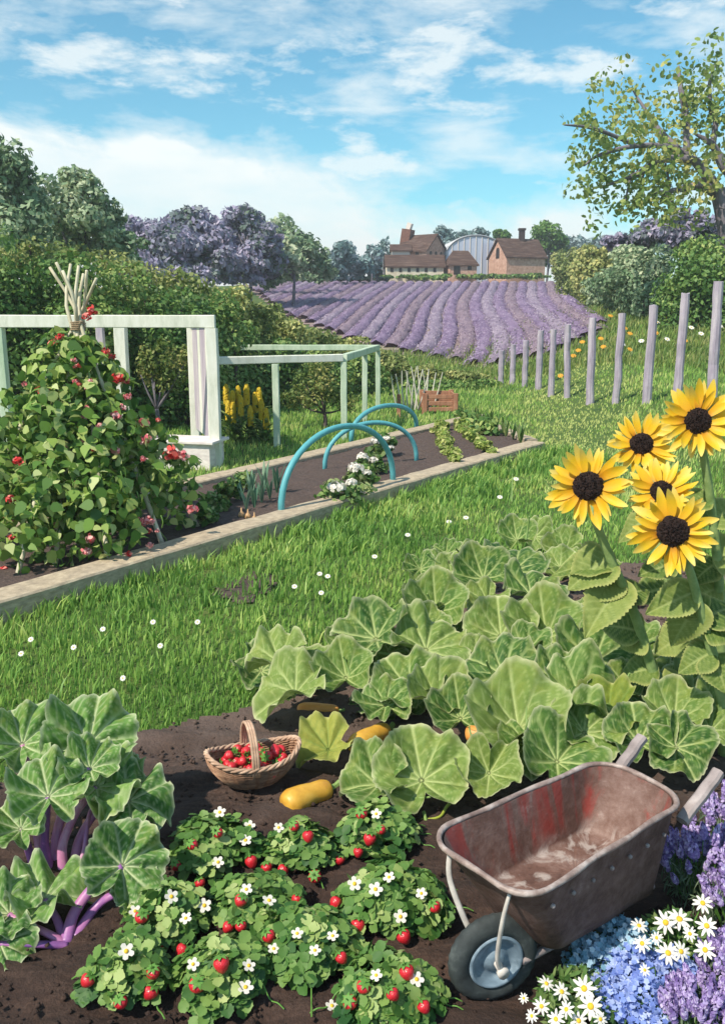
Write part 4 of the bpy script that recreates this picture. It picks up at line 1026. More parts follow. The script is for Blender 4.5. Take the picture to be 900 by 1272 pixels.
P, Nn = lump_pts(LB, 5000, .55, 1.1); kk = (P[:, 2] > .17) & (P[:, 2] < cr.z - .02); P, Nn = P[kk], Nn[kk]
sz = rng.uniform(.07, .17, len(P)); V, Fi, rr_ = leaves(P, Nn, sz, sz * .82, 5, .16, droop=1.2)
meshobj('foliage', V, [Fi], L_bean, broot, rnd=rr_, world=True)
V, Fi = None, None
b = MB()
for a, c_ in ends:
    q = [a.lerp(c_, i / 40) + Vector((math.cos(i * .9) * .035, math.sin(i * .9) * .035, 0)) for i in range(38)]; 
    MB().add(*tube(q, .007, 5)).build('vine', m_stem, broot, True, world=True)
def raceme(p, r, mat):
    n = 30; r *= 1.0; d = unit(rng.normal(size=(n, 3))); Pp = np.array(p) + d * np.array([r, r * .6, r * .75]) * rng.uniform(.3, 1, (n, 1)); s_ = r * .8
    V, Fi, r_ = leaves(Pp, unit(d + .5 * rng.normal(size=(n, 3))), s_, s_ * .75, 6); meshobj('flower_cluster', V, [Fi], mat, broot, rnd=r_, world=True)
fls = [(114, 386, 8, 0), (108, 393, 6, 0), (74, 418, 6, 0), (66, 426, 6, 0), (131, 437, 6, 0), (139, 443, 5, 0), (147, 470, 9, 0), (158, 473, 6, 0), (32, 477, 5, 1), (24, 489, 6, 1), (50, 484, 7, 0), (62, 487, 5, 0), (66, 496, 4, 1), (158, 492, 6, 1), (110, 507, 6, 1), (104, 518, 6, 1), (82, 517, 6, 1), (152, 506, 6, 1), (144, 516, 8, 1), (52, 520, 5, 1), (180, 525, 8, 1), (181, 546, 8, 1), (196, 522, 4, 0), (178, 570, 5, 1), (105, 550, 5, 1), (78, 556, 6, 1), (143, 560, 7, 1), (24, 573, 8, 0), (60, 594, 9, 0), (215, 563, 12, 0), (226, 566, 8, 1), (156, 600, 8, 1), (15, 620, 7, 0), (12, 640, 9, 1), (56, 617, 6, 1), (117, 613, 5, 1), (178, 648, 8, 1), (238, 632, 8, 1), (54, 670, 6, 1), (42, 681, 6, 1), (113, 670, 8, 1), (108, 685, 7, 1), (5, 708, 7, 0), (95, 474, 5, 1), (165, 630, 5, 1), (68, 650, 5, 1)]
for _ in range(34):
    t_ = random.random() ** .7; fls.append((97 + random.uniform(-1, 1) * 125 * t_ , 420 + 270 * t_, random.uniform(3.5, 5.5), int(random.random() < .6)))
for (x, y, r, kd) in fls:
    # outermost point of the plant on this sight line: a cone around the canes
    d = ray(x, y); best = None; t = 7.0
    while t < 12:
        q = Vector((0, 0, CAMZ)) + d * t; hgt = min(1, max(0, (q.z - .15) / (cr.z - .15)))
        if math.hypot(q.x - cr.x, q.y - cr.y) < 1.55 * (1 - hgt) + .18: best = q; break
        t += .03
    if best is None: continue
    raceme(best - d.normalized() * .04, r * 1.0 / ppm(best), m_pinkfl if kd else m_redfl)
m_pod = mat_flat('bean_pod', (.20, .34, .07), .5, .1)
for (x, y) in [(95, 470), (122, 540), (90, 600), (150, 585), (60, 560), (35, 600), (170, 610), (130, 640), (75, 690), (200, 640), (45, 540), (110, 460)]:
    p = AT(x, y, 9.1 + .3); h_ = random.uniform(.14, .2)
    hgt = min(1, max(0, (p.z - .15) / (cr.z - .15))); rr0 = 1.5 * (1 - hgt) + .2
    p = AT(x, y, max(8.6, cr.y - math.sqrt(max(.02, rr0 ** 2 - (p.x - cr.x) ** 2))))
    MB().add(*tube(spline([p, p + Vector((.02, -.01, -h_ / 2)), p + Vector((0, 0, -h_))], 4), [.004] + [.009] * 7 + [.003], 6, flat=.6)).build('bean_pod', m_pod, broot, True, world=True)

# ================================================================ wildflowers and daisies
def flower_proto(name, r, npet, h, matp, matc, label, cat, group, loc):
    root = empty(name, loc, label, cat, group)
    MB().add(*tube([(0, 0, 0), (.01 * h, 0, h * .6), (0, 0, h)], r * .12, 5)).build('stem', m_stem, root)
    b = MB(); tilt = Matrix.Rotation(R(38), 3, 'X')
    for i in range(npet):
        a = 2 * math.pi * i / npet; ca, sa = math.cos(a), math.sin(a); w_ = r * 1.9 / npet * 1.5
        q = [(0, 0, 0), (r * .55, -w_, .1 * r), (r, -w_ * .4, .05 * r), (r, w_ * .4, .05 * r), (r * .55, w_, .1 * r)]
        b.add([tilt @ Vector((x * ca - y * sa, x * sa + y * ca, z)) + Vector((0, 0, h)) for x, y, z in q], [tuple(range(5))], r=random.random())
    b.build('petals', matp, root)
    V, Fb = tube([(0, 0, -.05 * r), (0, 0, .12 * r), (0, 0, .2 * r)], [r * .3, r * .26, r * .1], 8)
    MB().add([tilt @ v + Vector((0, 0, h)) for v in V], Fb).build('centre', matc, root, True)
    return root
m_or = mat_flat('orange_petals', (.85, .42, .05), .6, .3); m_yc = mat_flat('yellow_centre', (.80, .50, .03), .7)
m_wp = mat_flat('daisy_white', (.82, .80, .76), .6, .2, vary=.08)
dz = [(28, 821), (40, 803), (93, 813), (129, 790), (191, 781), (200, 811), (246, 781), (154, 852), (366, 736), (399, 744), (407, 723), (465, 698), (506, 671), (557, 655), (578, 650), (397, 720), (620, 625), (640, 603)]
first = None
DZL = ['white daisy closest to the left edge and the rhubarb', 'white daisy just above the one closest to the left edge', 'white daisy third from the left edge, below the long sleeper', 'white daisy between the left edge group and the middle pair',
 'upper daisy of the pair under the sleeper left of the courgettes', 'lower daisy of the pair above the rhubarb leaves', 'white daisy to the right of the pair above the rhubarb', 'lowest white daisy, alone just above the rhubarb leaves',
 'left daisy of three below the thick blue hoop', 'right daisy of three below the thick blue hoop', 'top daisy of three below the thick blue hoop', 'white daisy right of the group of three below the thick hoop', 'white daisy above the left courgette leaves, below the hoops',
 'white daisy midway along the front sleeper edge', 'white daisy just above the uppermost left courgette leaf', 'white daisy by itself above the leftmost upright courgette leaf', 'white daisy between the sleeper and the top courgette leaf', 'white daisy nearest the end corner of the raised bed']
for i, (x, y) in enumerate(dz):
    g = G(x, y); g = G(x, y + .05 * ppm(g)); lb = DZL[i]
    if first is None: first = flower_proto('daisy', .026, 9, .11, m_wp, m_yc, lb, 'daisy', 'white daisies in the lawn', g); o = first
    else: o = copy_tree(first); o.location = g; o['label'] = lb
    s = (3.6 / ppm(g)) / .026; o.scale = (s,) * 3 if s > 1 else (1, 1, 1)
    o.scale = (s, s, max(1.0, s * .8))
wf = [(722, 428, 0), (717, 439, 0), (711, 446, 0), (745, 424, 0), (775, 411, 0), (781, 418, 0), (772, 432, 1), (781, 439, 0), (813, 418, 0), (827, 426, 1), (857, 411, 1), (847, 411, 0), (869, 419, 1), (893, 409, 1), (849, 428, 0), (866, 395, 0), (854, 402, 0), (695, 472, 0), (757, 394, 0), (748, 435, 0), (815, 404, 1), (795, 428, 1), (826, 398, 0), (888, 392, 0)]
fo = fw = None
for (x, y, kd) in wf:
    g = G(x, y + 8); s0 = 3.6 / ppm(g)
    rk = sorted((q[0], q[1]) for q in wf if q[2] == kd).index((x, y)); lb = ('orange', 'white')[kd] + ' wildflower behind the posts, ' + ORD[rk] + ' of the ' + ('orange', 'white')[kd] + ' ones from the left'
    src = fw if kd else fo
    if src is None:
        o = flower_proto('wildflower', .09, 7, .30, m_wp if kd else m_or, m_yc, lb, 'wildflower', ('orange', 'white')[kd] + ' meadow flowers', g)
        if kd: fw = o
        else: fo = o
    else: o = copy_tree(src); o.location = g; o['label'] = lb
    o.rotation_euler.z = random.uniform(-.4, .4); s = s0 / .09 ; o.scale = (s, s, 1.1)
# ================================================================ big leaves
def mat_big(name, deep, mid, pale, veinc, edgec, vs=.6, trans=.22):
    k = NT(name); f = k.noise(9, 6, .65); f2 = k.noise(3, 4, .6)
    oi = k.n('ShaderNodeObjectInfo')
    c = k.ramp(k.math('ADD', k.math('MULTIPLY', f, .75), k.math('MULTIPLY', oi.outputs['Random'], .42)), [(.30, deep), (.5, mid), (.75, pale)])
    c = k.mix(k.math('MULTIPLY', k.attr('vein'), vs, True), c, veinc)
    c = k.mix(k.math('MULTIPLY', k.attr('edge'), k.math('ADD', f2, .12), True), c, edgec)
    f5 = k.noise(60, 5, .7); fy = k.noise(2.6, 5, .65, dist=.6); c = k.mix(k.math('MULTIPLY', k.math('SUBTRACT', fy, .52), 2.6, True), c, (.34, .37, .07)); c = k.mix(k.math('MULTIPLY', f5, .38, True), c, deep); return k.finish(c, .62, f5, .5, .006, .3, trans)
def polar_leaf(seed, NR=22, NT_=108, lobes=5, lobe=.10, ser=.03, nser=30, cup=.28, wave=.09, pucker=.035, fold=0.0, notch=.5, aspect=1.0, sec=5.0, droop=0.0, name='leaf'):
    rs = random.Random(seed); ph = [rs.uniform(0, 6.28) for _ in range(8)]
    V = []; ve = []; ed = []
    vang = [0, .62, -.62, 1.25, -1.25, 1.95, -1.95, 2.6, -2.6]
    for i in range(NR + 1):
        r = i / NR
        for j in range(NT_):
            th = -math.pi + 2 * math.pi * j / NT_
            at = abs(th)
            Rr = 1.0 - .20 * (at / math.pi) ** 1.5 + lobe * math.cos(lobes * th * .999) * (1 - at / math.pi * .5) + .035 * math.sin(3 * th + ph[0]) + .02 * math.sin(8 * th + ph[1])
            Rr += ser * abs(math.sin(nser * th * .5 + ph[2])) * (.6 + .4 * math.sin(5 * th + ph[3]))
            if at > 2.75: Rr *= 1 - notch * ((at - 2.75) / (math.pi - 2.75)) ** 1.3
            x = math.sin(th) * Rr * r * aspect; y = math.cos(th) * Rr * r
            best = 9; bsgn = 0
            for va in vang:
                d = abs(th - va)
                if d < best: best = d; bv = va
            dist = best * r; s_ = r * math.cos(best)
            main = math.exp(-(dist / (.021 + .014 * (1 - r))) ** 2)
            u = (s_ - dist * .75) * sec; fr = abs(u - round(u)) / sec
            second = math.exp(-(fr / .018) ** 2) * .6 * (1 if r > .12 else 0)
            vn = max(main, second)
            z = cup * r ** 1.6 + wave * r * r * math.sin(4 * th + ph[4]) + wave * .6 * r ** 3 * math.sin(9 * th + ph[5]) + .04 * r * math.sin(2.4 * x * 3 + ph[6])
            z += pucker * math.sin(min(1, best / .31) * math.pi / 2) * min(1, r * 2) - .012 * second
            z += fold * abs(x) + .018 * math.sin(x * 23 + ph[7]) * math.sin(y * 19 + ph[2]) * min(1, r * 1.5) + .05 * r ** 6 * math.sin(13 * th + ph[3])
            z -= droop * max(0, y) ** 2
            V.append((x * .5, (y * .5), z * .5)); ve.append(vn * (1 - .25 * r)); ed.append(max(0, (r - .90) / .10) ** 1.5)
    I = np.arange((NR + 1) * NT_).reshape(NR + 1, NT_)
    J = np.roll(I, -1, 1)
    Fq = np.stack([I[:-1], J[:-1], J[1:], I[1:]], -1)[1:].reshape(-1, 4)
    # centre fan
    c = len(V); V.append((0, 0, 0)); ve.append(1); ed.append(0)
    Ft = np.stack([np.full(NT_, c), J[1], I[1]], -1)[:, ::-1]
    me_o = meshobj(name, V, [Fq, Ft], None, None, True, attrs={'vein': ve, 'edge': ed})
    me = me_o.data; bpy.data.objects.remove(me_o); return me
def ovate_leaf(seed, n=26, m=8, width=.62, ser=.05, curl=.35, fold=.2, name='leaf', wave=.03):
    """long heart-shaped leaf, base at the origin, tip at +Y=1"""
    rs = random.Random(seed); V = []; ve = []; ed = []; ph = rs.uniform(0, 6)
    for i in range(n + 1):
        t = i / n; w_ = width * .5 * (math.sin(math.pi * t ** .62) ** .8) * (1 - .25 * t) + .003
        s_ = ser * (.5 + .5 * ((i * 1.0) % 2 * 2 - 1)) * math.sin(math.pi * t)
        for j in range(-m, m + 1):
            u = j / m; x = u * (w_ + (s_ if abs(j) == m else 0)); y = t + (s_ * .4 if abs(j) == m else 0) - .06 * abs(u) ** 2 * (1 - t)
            z = fold * abs(x) - curl * t * t + wave * math.sin(t * 14 + u * 3 + ph) * abs(u)
            vn = math.exp(-(x / .012) ** 2); q = (t - abs(x) * .9) * 8; fr = abs(q - round(q)) / 8
            vn = max(vn, .6 * math.exp(-(fr / .012) ** 2)); V.append((x, y, z - .01 * vn)); ve.append(vn); ed.append(max(0, abs(u) - .82) / .18)
    k = 2 * m + 1; I = np.arange((n + 1) * k).reshape(n + 1, k)
    Fq = np.stack([I[:-1, :-1], I[:-1, 1:], I[1:, 1:], I[1:, :-1]], -1).reshape(-1, 4)
    o = meshobj(name, V, [Fq], None, None, True, attrs={'vein': ve, 'edge': ed}); me = o.data; bpy.data.objects.remove(o); return me
def leaf_matrix(p, phi, alpha, side, w_, dcam=None):
    """frame at p: phi = direction of the tip as seen (deg, 90 = up), alpha = how far the face turns up from facing us"""
    C = (Vector((0, 0, CAMZ)) - Vector(p)).normalized(); Rt = up.cross(C).normalized() * 1.0; U = C.cross(Rt)
    nrm = (C * math.cos(R(alpha)) + up * math.sin(R(alpha)) + Rt * side).normalized()
    a = Rt * math.cos(R(phi)) + U * math.sin(R(phi)); a = (a - nrm * a.dot(nrm)).normalized(); b = a.cross(nrm)
    m = Matrix((b, a, nrm)).transposed().to_4x4()
    m = Matrix.Translation(p) @ m @ Matrix.Diagonal((w_, w_, w_, 1)); return m
def place_leaf(mesh, mat, parent, mtx, name='leaf'):
    o = bpy.data.objects.new(name, mesh); COL.objects.link(o); o.parent = parent
    if not len(mesh.materials): mesh.materials.append(mat)
    off = Vector((0, 0, 0)); q = parent
    while q is not None: off += q.location; q = q.parent
    m = Matrix.Translation(-off) @ mtx; o.matrix_local = m
    return o

# ---------------- courgette plants
m_sq = mat_big('courgette_leaf', (.03, .10, .02), (.10, .20, .035), (.23, .32, .075), (.56, .64, .27), (.86, .82, .54), 1.0)
m_sqy = mat_big('courgette_leaf_yellow', (.13, .20, .03), (.26, .32, .05), (.42, .42, .09), (.12, .24, .06), (.66, .62, .3), .6)
m_pet = mat_flat('courgette_stalk', (.22, .34, .10), .55)
SQ = [polar_leaf(i + 3, cup=c_, fold=f_, lobe=.075, wave=.17, ser=.045, nser=36, notch=.45, droop=d_, pucker=.10, lobes=5) for i, (c_, f_, d_) in enumerate([(.42, .0, .1), (.55, .25, .0), (.25, .45, .3), (.35, .1, .35), (.62, .0, .0), (.1, .55, .5)])]
SQY = [m.copy() for m in SQ[:3]]
# px, py, width, tip direction, turn-up, side, mesh, height
LV = [(335, 815, 100, 175, 70, -.1, 2, .34), (352, 856, 118, 195, 62, -.2, 5, .30), (428, 822, 92, 100, 28, -.15, 1, .38), (452, 783, 118, 165, 45, -.15, 0, .42), (540, 790, 120, 50, 40, .1, 3, .40), (530, 768, 70, 80, 30, .1, 4, .44),
      (540, 738, 96, 95, 24, 0, 1, .46), (520, 752, 66, 190, 60, -.2, 2, .34), (596, 700, 88, 110, 24, -.1, 4, .50), (575, 690, 60, 150, 40, 0, 2, .46), (640, 690, 100, 80, 35, .1, 5, .48), (620, 768, 112, 95, 30, 0, 0, .44),
      (664, 722, 96, 70, 45, .1, 3, .46), (676, 768, 118, 100, 28, -.1, 1, .46), (742, 800, 128, 75, 26, .1, 3, .44), (500, 838, 112, 120, 40, -.1, 0, .36), (552, 850, 100, 60, 42, .1, 4, .38), (612, 822, 120, 140, 44, -.1, 3, .40),
      (570, 872, 96, 100, 30, -.1, 1, .36), (474, 858, 88, 110, 36, 0, 3, .32), (520, 942, 146, 100, 24, 0, 0, .28), (455, 966, 112, 175, 42, -.2, 2, .18), (606, 962, 100, 268, 30, 0, 4, .2), (640, 878, 150, 100, 30, 0, 1, .38), (685, 842, 100, 200, 50, 0, 2, .40),
      (740, 862, 140, 15, 55, .1, 5, .38), (740, 900, 120, 20, 45, .1, 3, .34), (700, 926, 128, 60, 35, .2, 2, .34), (790, 900, 110, 100, 35, .1, 0, .34), (838, 874, 98, 90, 48, 0, 4, .36), (846, 930, 104, 300, 28, .15, 3, .28), (895, 868, 80, 60, 35, .1, 1, .36),
      (890, 902, 66, 330, 45, .1, 5, .30), (655, 925, 90, 280, 35, 0, 5, .24), (775, 840, 70, 140, 40, 0, 1, .34), (700, 690, 60, 60, 40, 0, 0, .42), (640, 655, 60, 100, 35, 0, 4, .5), (600, 745, 70, 240, 40, 0, 2, .36), (660, 805, 80, 320, 45, 0, 2, .36), (585, 815, 70, 220, 50, 0, 5, .30)]
LVY = [(396, 926, 96, 205, 52, -.1, 2, .16), (740, 880, 110, 200, 35, 0, 0, .33)]
cen_px = [(425, 905, 'left'), (520, 925, 'front'), (650, 900, 'middle'), (560, 810, 'upper left'), (650, 790, 'rear'), (820, 920, 'right hand')]
lbls = ['courgette plant at the left of the patch, lowest leaf yellowing beside the basket', 'courgette plant nearest the strawberries, with a huge upright leaf', 'courgette plant behind the front rim of the barrow', 'courgette plant with leaves reaching over the lawn edge', 'courgette plant at the far end of the patch under the open lawn', 'courgette plant at the foot of the sunflowers, right of the barrow handles']
SP = []
for (x, y, _), lb in zip(cen_px, lbls):
    g = AZ(x, y, .03); SP.append(empty('courgette_plant', g, lb, 'courgette plant', 'courgette plants'))
def stalk_leaf(parent, c, w_, mesh, mat, phi, al, side, stalkmat, base, rad=.014, back=.15, name='leaf'):
    m = leaf_matrix(c, phi, al, side, w_); a = m.col[1].xyz.normalized()
    p = Vector(c) - a * w_ * back; m.translation = p
    lf = place_leaf(mesh, mat, parent, m, name)
    n = m.col[2].xyz.normalized(); mid = base.lerp(p, .5) - n * .05
    q = spline([base, mid, p - n * .03 - up * .01, p], 5)
    o = MB().add(*tube(q, lerps(rad * 1.3, rad * .8, len(q)), 8)).build('stalk', stalkmat, None, True)
    # stalk hangs under its leaf as a sub-part: keep its world shape
    o.parent = lf; mw = Matrix.Identity(4); qn = lf
    mats = []
    while qn is not None: mats.append(qn.matrix_local if qn is lf else Matrix.Translation(qn.location)); qn = qn.parent
    Mx = Matrix.Identity(4)
    for mm in reversed(mats): Mx = Mx @ mm
    o.matrix_parent_inverse = Matrix.Identity(4); o.matrix_local = Mx.inverted()
    return lf
for li, (lst, mt) in enumerate(((LV, m_sq), (LVY, m_sqy))):
    for (x, y, wpx, phi, al, sd, mi, h) in lst:
        y += 10; h *= .82; al = min(85, al + 12); c = AZ(x, y, h); w_ = wpx / ppm(c) * .86
        pr = min(SP, key=lambda o: (Vector((o.location.x, o.location.y, 0)) - Vector((c.x, c.y + .12, 0))).length)
        b0 = Vector(pr.location) + Vector((random.uniform(-.08, .08), random.uniform(-.08, .08), 0))
        if (Vector((c.x, c.y, 0)) - Vector((b0.x, b0.y, 0))).length > .55: b0 = Vector((c.x * .6 + b0.x * .4, c.y * .6 + b0.y * .4 + .1, .03))
        lf = stalk_leaf(pr, c, w_, (SQY if li else SQ)[mi % (3 if li else 6)], mt, phi, al, sd, m_pet, b0)
        if li: lf['label'] = 'yellowing leaf'
# low small leaves filling the gaps
for i in range(64):
    l = random.choice(LV); x, y = l[0] + random.gauss(0, 30), l[1] + random.gauss(10, 22)
    if i >= 38: x, y = random.uniform(690, 905), random.uniform(700, 880)
    if any(abs(x - a_) < 50 and -30 < y - b_ < 60 for a_, b_ in ((395, 882), (458, 918), (598, 915), (383, 990))): continue
    if y > 955 or (x < 390 and y > 860) or (x > 860 and y > 930): continue
    c = AZ(x, y, random.uniform(.06, .16)); pr = min(SP, key=lambda o: (Vector(o.location) - c).length)
    b0 = Vector((c.x + random.uniform(-.1, .1), c.y + .12, .03))
    stalk_leaf(pr, c, random.uniform(.26, .46), random.choice(SQ), m_sq, random.uniform(0, 360), random.uniform(30, 70), 0, m_pet, b0, .009)
for (pts, k_) in [([(570, 968), (575, 985), (556, 1000), (545, 1015), (520, 1018)], 1), ([(482, 990), (460, 1000), (440, 1008)], 1)]:
    q = spline([AZ(x, y, .10 - .012 * i) for i, (x, y) in enumerate(pts)], 5)
    MB().add(*tube(q, lerps(.013, .005, len(q)), 7)).build('tendril', mat_flat('runner_stem', (.36, .42, .06), .5), SP[k_], True, world=True)
# courgettes lying in the patch
m_cg = NT('yellow_courgette'); f = m_cg.noise(6, 5, .6, (1, 1, 1)); f2 = m_cg.noise(2.4, 3)
cc = m_cg.ramp(f, [(.3, (.42, .20, .03)), (.5, (.66, .38, .05)), (.72, (.80, .56, .12))]); cc = m_cg.mix(m_cg.math('MULTIPLY', f2, .4), cc, (.62, .28, .03)); m_cg = m_cg.finish(cc, .42, f, .1, .01, .5)
m_co = mat_noise('orange_courgette', [(.3, (.62, .24, .05)), (.6, (.80, .38, .10)), (.8, (.86, .55, .22))], 6, .45, bstr=.1, spec=.5)
for (a, b, r, mt, lb, h) in [((352, 1003), (410, 980), 17, m_cg, 'thick yellow courgette lying on the soil in front of the basket', .07), ((437, 930), (481, 906), 13.5, m_cg, 'yellow courgette among the leaves right of the basket', .11), ((369, 882), (421, 883), 8, m_co, 'slim orange courgette at the rear of the bare soil, behind the basket', .07), ((578, 912), (618, 918), 10, m_co, 'short orange courgette cradled between leaves in the patch middle', .24)]:
    A_, B_ = AZ(*a, h), AZ(*b, h); s = ppm(A_); r_ = r / s; m_ = (A_ + B_) / 2
    P = [A_.lerp(B_, t) - m_ + up * .012 * math.sin(math.pi * t) for t in (0, .015, .06, .18, .4, .62, .82, .93, .98, 1)]
    V, Fb = tube(spline(P, 3), list(np.interp(np.linspace(0, 9, 28), range(10), [r_ * q for q in (.15, .55, .88, 1.08, .98, .84, .86, .74, .45, .2)])), 18)
    o_root = empty('courgette', m_, lb, 'courgette', 'courgettes in the patch')
    MB().add(V, Fb).build('flesh', mt, o_root, True)
    d = (B_ - A_).normalized(); MB().add(*tube([P[-1], P[-1] + d * r_ * .5 + up * r_ * .1, P[-1] + d * r_ * .9 + up * r_ * .25], [r_ * .3, r_ * .22, r_ * .26], 7)).build('stalk', m_pet, o_root)
    b_ = MB()   # a little support so the fruit in the leaves rests on its own stem
    if h > .1: MB().add(*tube([P[-1] + d * r_ * .8, P[-1] + d * .06 - up * (h * .6), P[-1] + d * .08 - up * (h + .0)], [.012, .012, .012], 6)).build('fruit_stem', m_pet, o_root)

# ---------------- rhubarb
m_rh = mat_big('rhubarb_leaf', (.045, .14, .03), (.13, .28, .055), (.26, .42, .11), (.74, .80, .50), (.90, .88, .66), .95)
RH = [polar_leaf(40 + i, cup=c_, fold=f_, lobe=.04, lobes=7, wave=.30, ser=.075, nser=30, pucker=.17, notch=.4, droop=d_, sec=6) for i, (c_, f_, d_) in enumerate([(.3, .0, .1), (.2, .1, .2), (.4, .1, .0), (.15, .05, .3)])]
k = NT('rhubarb_stalk'); f = k.noise(10, 5, .6, (1, 1, .4)); oi = k.n('ShaderNodeObjectInfo')
c = k.ramp(k.math('ADD', k.math('MULTIPLY', f, .8), k.math('MULTIPLY', oi.outputs['Random'], .3)), [(.3, (.16, .07, .26)), (.5, (.34, .13, .36)), (.68, (.50, .20, .36)), (.85, (.66, .46, .60))]); m_rs = k.finish(c, .4, f, .2, .01, .5)
gA = AZ(72, 1092, .03); gB = AZ(84, 1176, .03)
RA = empty('rhubarb_plant', gA, 'large rhubarb plant with upright violet stalks, behind the other one', 'rhubarb', 'rhubarb plants at the left edge')
RB = empty('rhubarb_plant', gB, 'nearer rhubarb plant with stalks splaying out low over the soil', 'rhubarb', 'rhubarb plants at the left edge')
def rh(root, stalk_px, hs, leaf, rad=.02):
    P = [AZ(x, y, h) for (x, y), h in zip(stalk_px, hs)]; q = spline(P, 6)
    so = MB().add(*tube(q, lerps(rad * 1.25, rad * .75, len(q)), 10, flat=.75)).build('stalk', m_rs, root, True, world=True)
    if leaf:
        (x, y, wpx, phi, al, sd, mi) = leaf; c = P[-1]; w_ = wpx / ppm(c) * .92
        place_leaf(RH[mi], m_rh, root, leaf_matrix(c, phi, al, sd, w_))
rh(RA, [(80, 1088), (78, 1050), (95, 1010), (120, 978)], [.03, .16, .30, .40], (186, 935, 118, 30, 56, .15, 1))
rh(RA, [(92, 1086), (98, 1045), (122, 1008), (160, 996)], [.03, .14, .26, .33], (196, 992, 116, 340, 56, .15, 3))
rh(RA, [(64, 1086), (56, 1050), (58, 1018), (60, 990)], [.03, .17, .31, .42], (62, 918, 110, 95, 40, 0, 0))
rh(RA, [(44, 1080), (34, 1050), (26, 1030)], [.03, .15, .25], (0, 965, 84, 120, 40, -.1, 2))
rh(RA, [(72, 1084), (70, 1040), (84, 1000), (100, 970), (112, 955)], [.03, .16, .3, .42, .48], (112, 915, 80, 70, 40, 0, 2))
rh(RA, [(70, 1080), (72, 1030), (90, 970), (110, 925)], [.03, .2, .38, .5], (120, 903, 132, 75, 30, 0, 0))
rh(RA, [(54, 1080), (46, 1030), (36, 960), (28, 925)], [.03, .2, .38, .5], (30, 900, 100, 100, 30, 0, 2))
rh(RA, [(90, 1088), (104, 1060), (112, 1010), (138, 962)], [.03, .14, .28, .36], (150, 922, 90, 60, 45, .1, 1), .015)
rh(RB, [(82, 1172), (92, 1135), (118, 1100), (152, 1076)], [.03, .10, .19, .26], (165, 1060, 118, 60, 8, .1, 0), .023)
rh(RB, [(92, 1166), (118, 1128), (140, 1112), (168, 1104)], [.03, .09, .14, .17], (158, 1115, 70, 290, 30, .1, 3), .02)
rh(RB, [(82, 1172), (60, 1160), (40, 1150), (12, 1136)], [.03, .07, .10, .12], (0, 1120, 100, 150, 50, 0, 1), .017)
rh(RB, [(84, 1174), (45, 1173), (0, 1172)], [.03, .07, .09], (20, 1190, 100, 250, 45, 0, 3), .017)
rh(RB, [(80, 1168), (70, 1140), (56, 1118)], [.03, .08, .12], (45, 1108, 122, 350, 85, 0, 1), .017)
0 and rh(RB, [(76, 1170), (40, 1140), (5, 1100)], [.03, .12, .2], (-10, 1060, 90, 120, 40, 0, 2), .017)

# ---------------- sunflowers
k = NT('sunflower_petals'); f = k.noise(20, 4, .6, (1, 1, 1)); oi = k.n('ShaderNodeObjectInfo')
c = k.ramp(k.math('ADD', k.math('MULTIPLY', k.attr('len'), .75), k.math('MULTIPLY', oi.outputs['Random'], .3)), [(.05, (.42, .13, .01)), (.22, (.76, .40, .015)), (.60, (.86, .60, .03)), (.95, (.90, .76, .22))]); m_sp = k.finish(k.mix(k.math('MULTIPLY', f, .35), c, (.70, .34, .02)), .5, f, .15, .005, .3, .3)
m_sd = mat_noise('sunflower_disc', [(.3, (.008, .005, .006)), (.6, (.025, .012, .010)), (.85, (.10, .045, .025))], 60, .8, bstr=.8)
m_ss = mat_noise('sunflower_stem', [(.3, (.15, .24, .07)), (.7, (.30, .40, .16))], 14, .6)
m_sl = mat_big('sunflower_leaf', (.05, .11, .02), (.14, .21, .04), (.28, .34, .09), (.50, .56, .22), (.60, .58, .22), .6)
def petal_mesh(seed):
    rs = random.Random(seed); V = []; ln = []; n = 9; cu = rs.uniform(-.1, .35); tw = rs.uniform(-.3, .3)
    for i in range(n + 1):
        t = i / n; w_ = .135 * math.sin(math.pi * (t * .90 + .08)) ** .7
        for u in (-1, -.5, 0, .5, 1):
            x = u * w_ + .04 * math.sin(t * 3 + seed); z = cu * t * t - .04 * (1 - u * u) * math.sin(math.pi * t) + tw * u * w_ * t; V.append((x, t, z)); ln.append(t)
    I = np.arange((n + 1) * 5).reshape(n + 1, 5); Fq = np.stack([I[:-1, :-1], I[:-1, 1:], I[1:, 1:], I[1:, :-1]], -1).reshape(-1, 4)
    o = meshobj('petal', V, [Fq], m_sp, None, True, attrs={'len': ln}); me = o.data; bpy.data.objects.remove(o); return me
PM = [petal_mesh(i) for i in range(5)]
SLF = [ovate_leaf(60 + i, curl=c_, fold=f_, width=.72, ser=.028, n=34) for i, (c_, f_) in enumerate([(.35, .3), (.75, .25), (.15, .4)])]
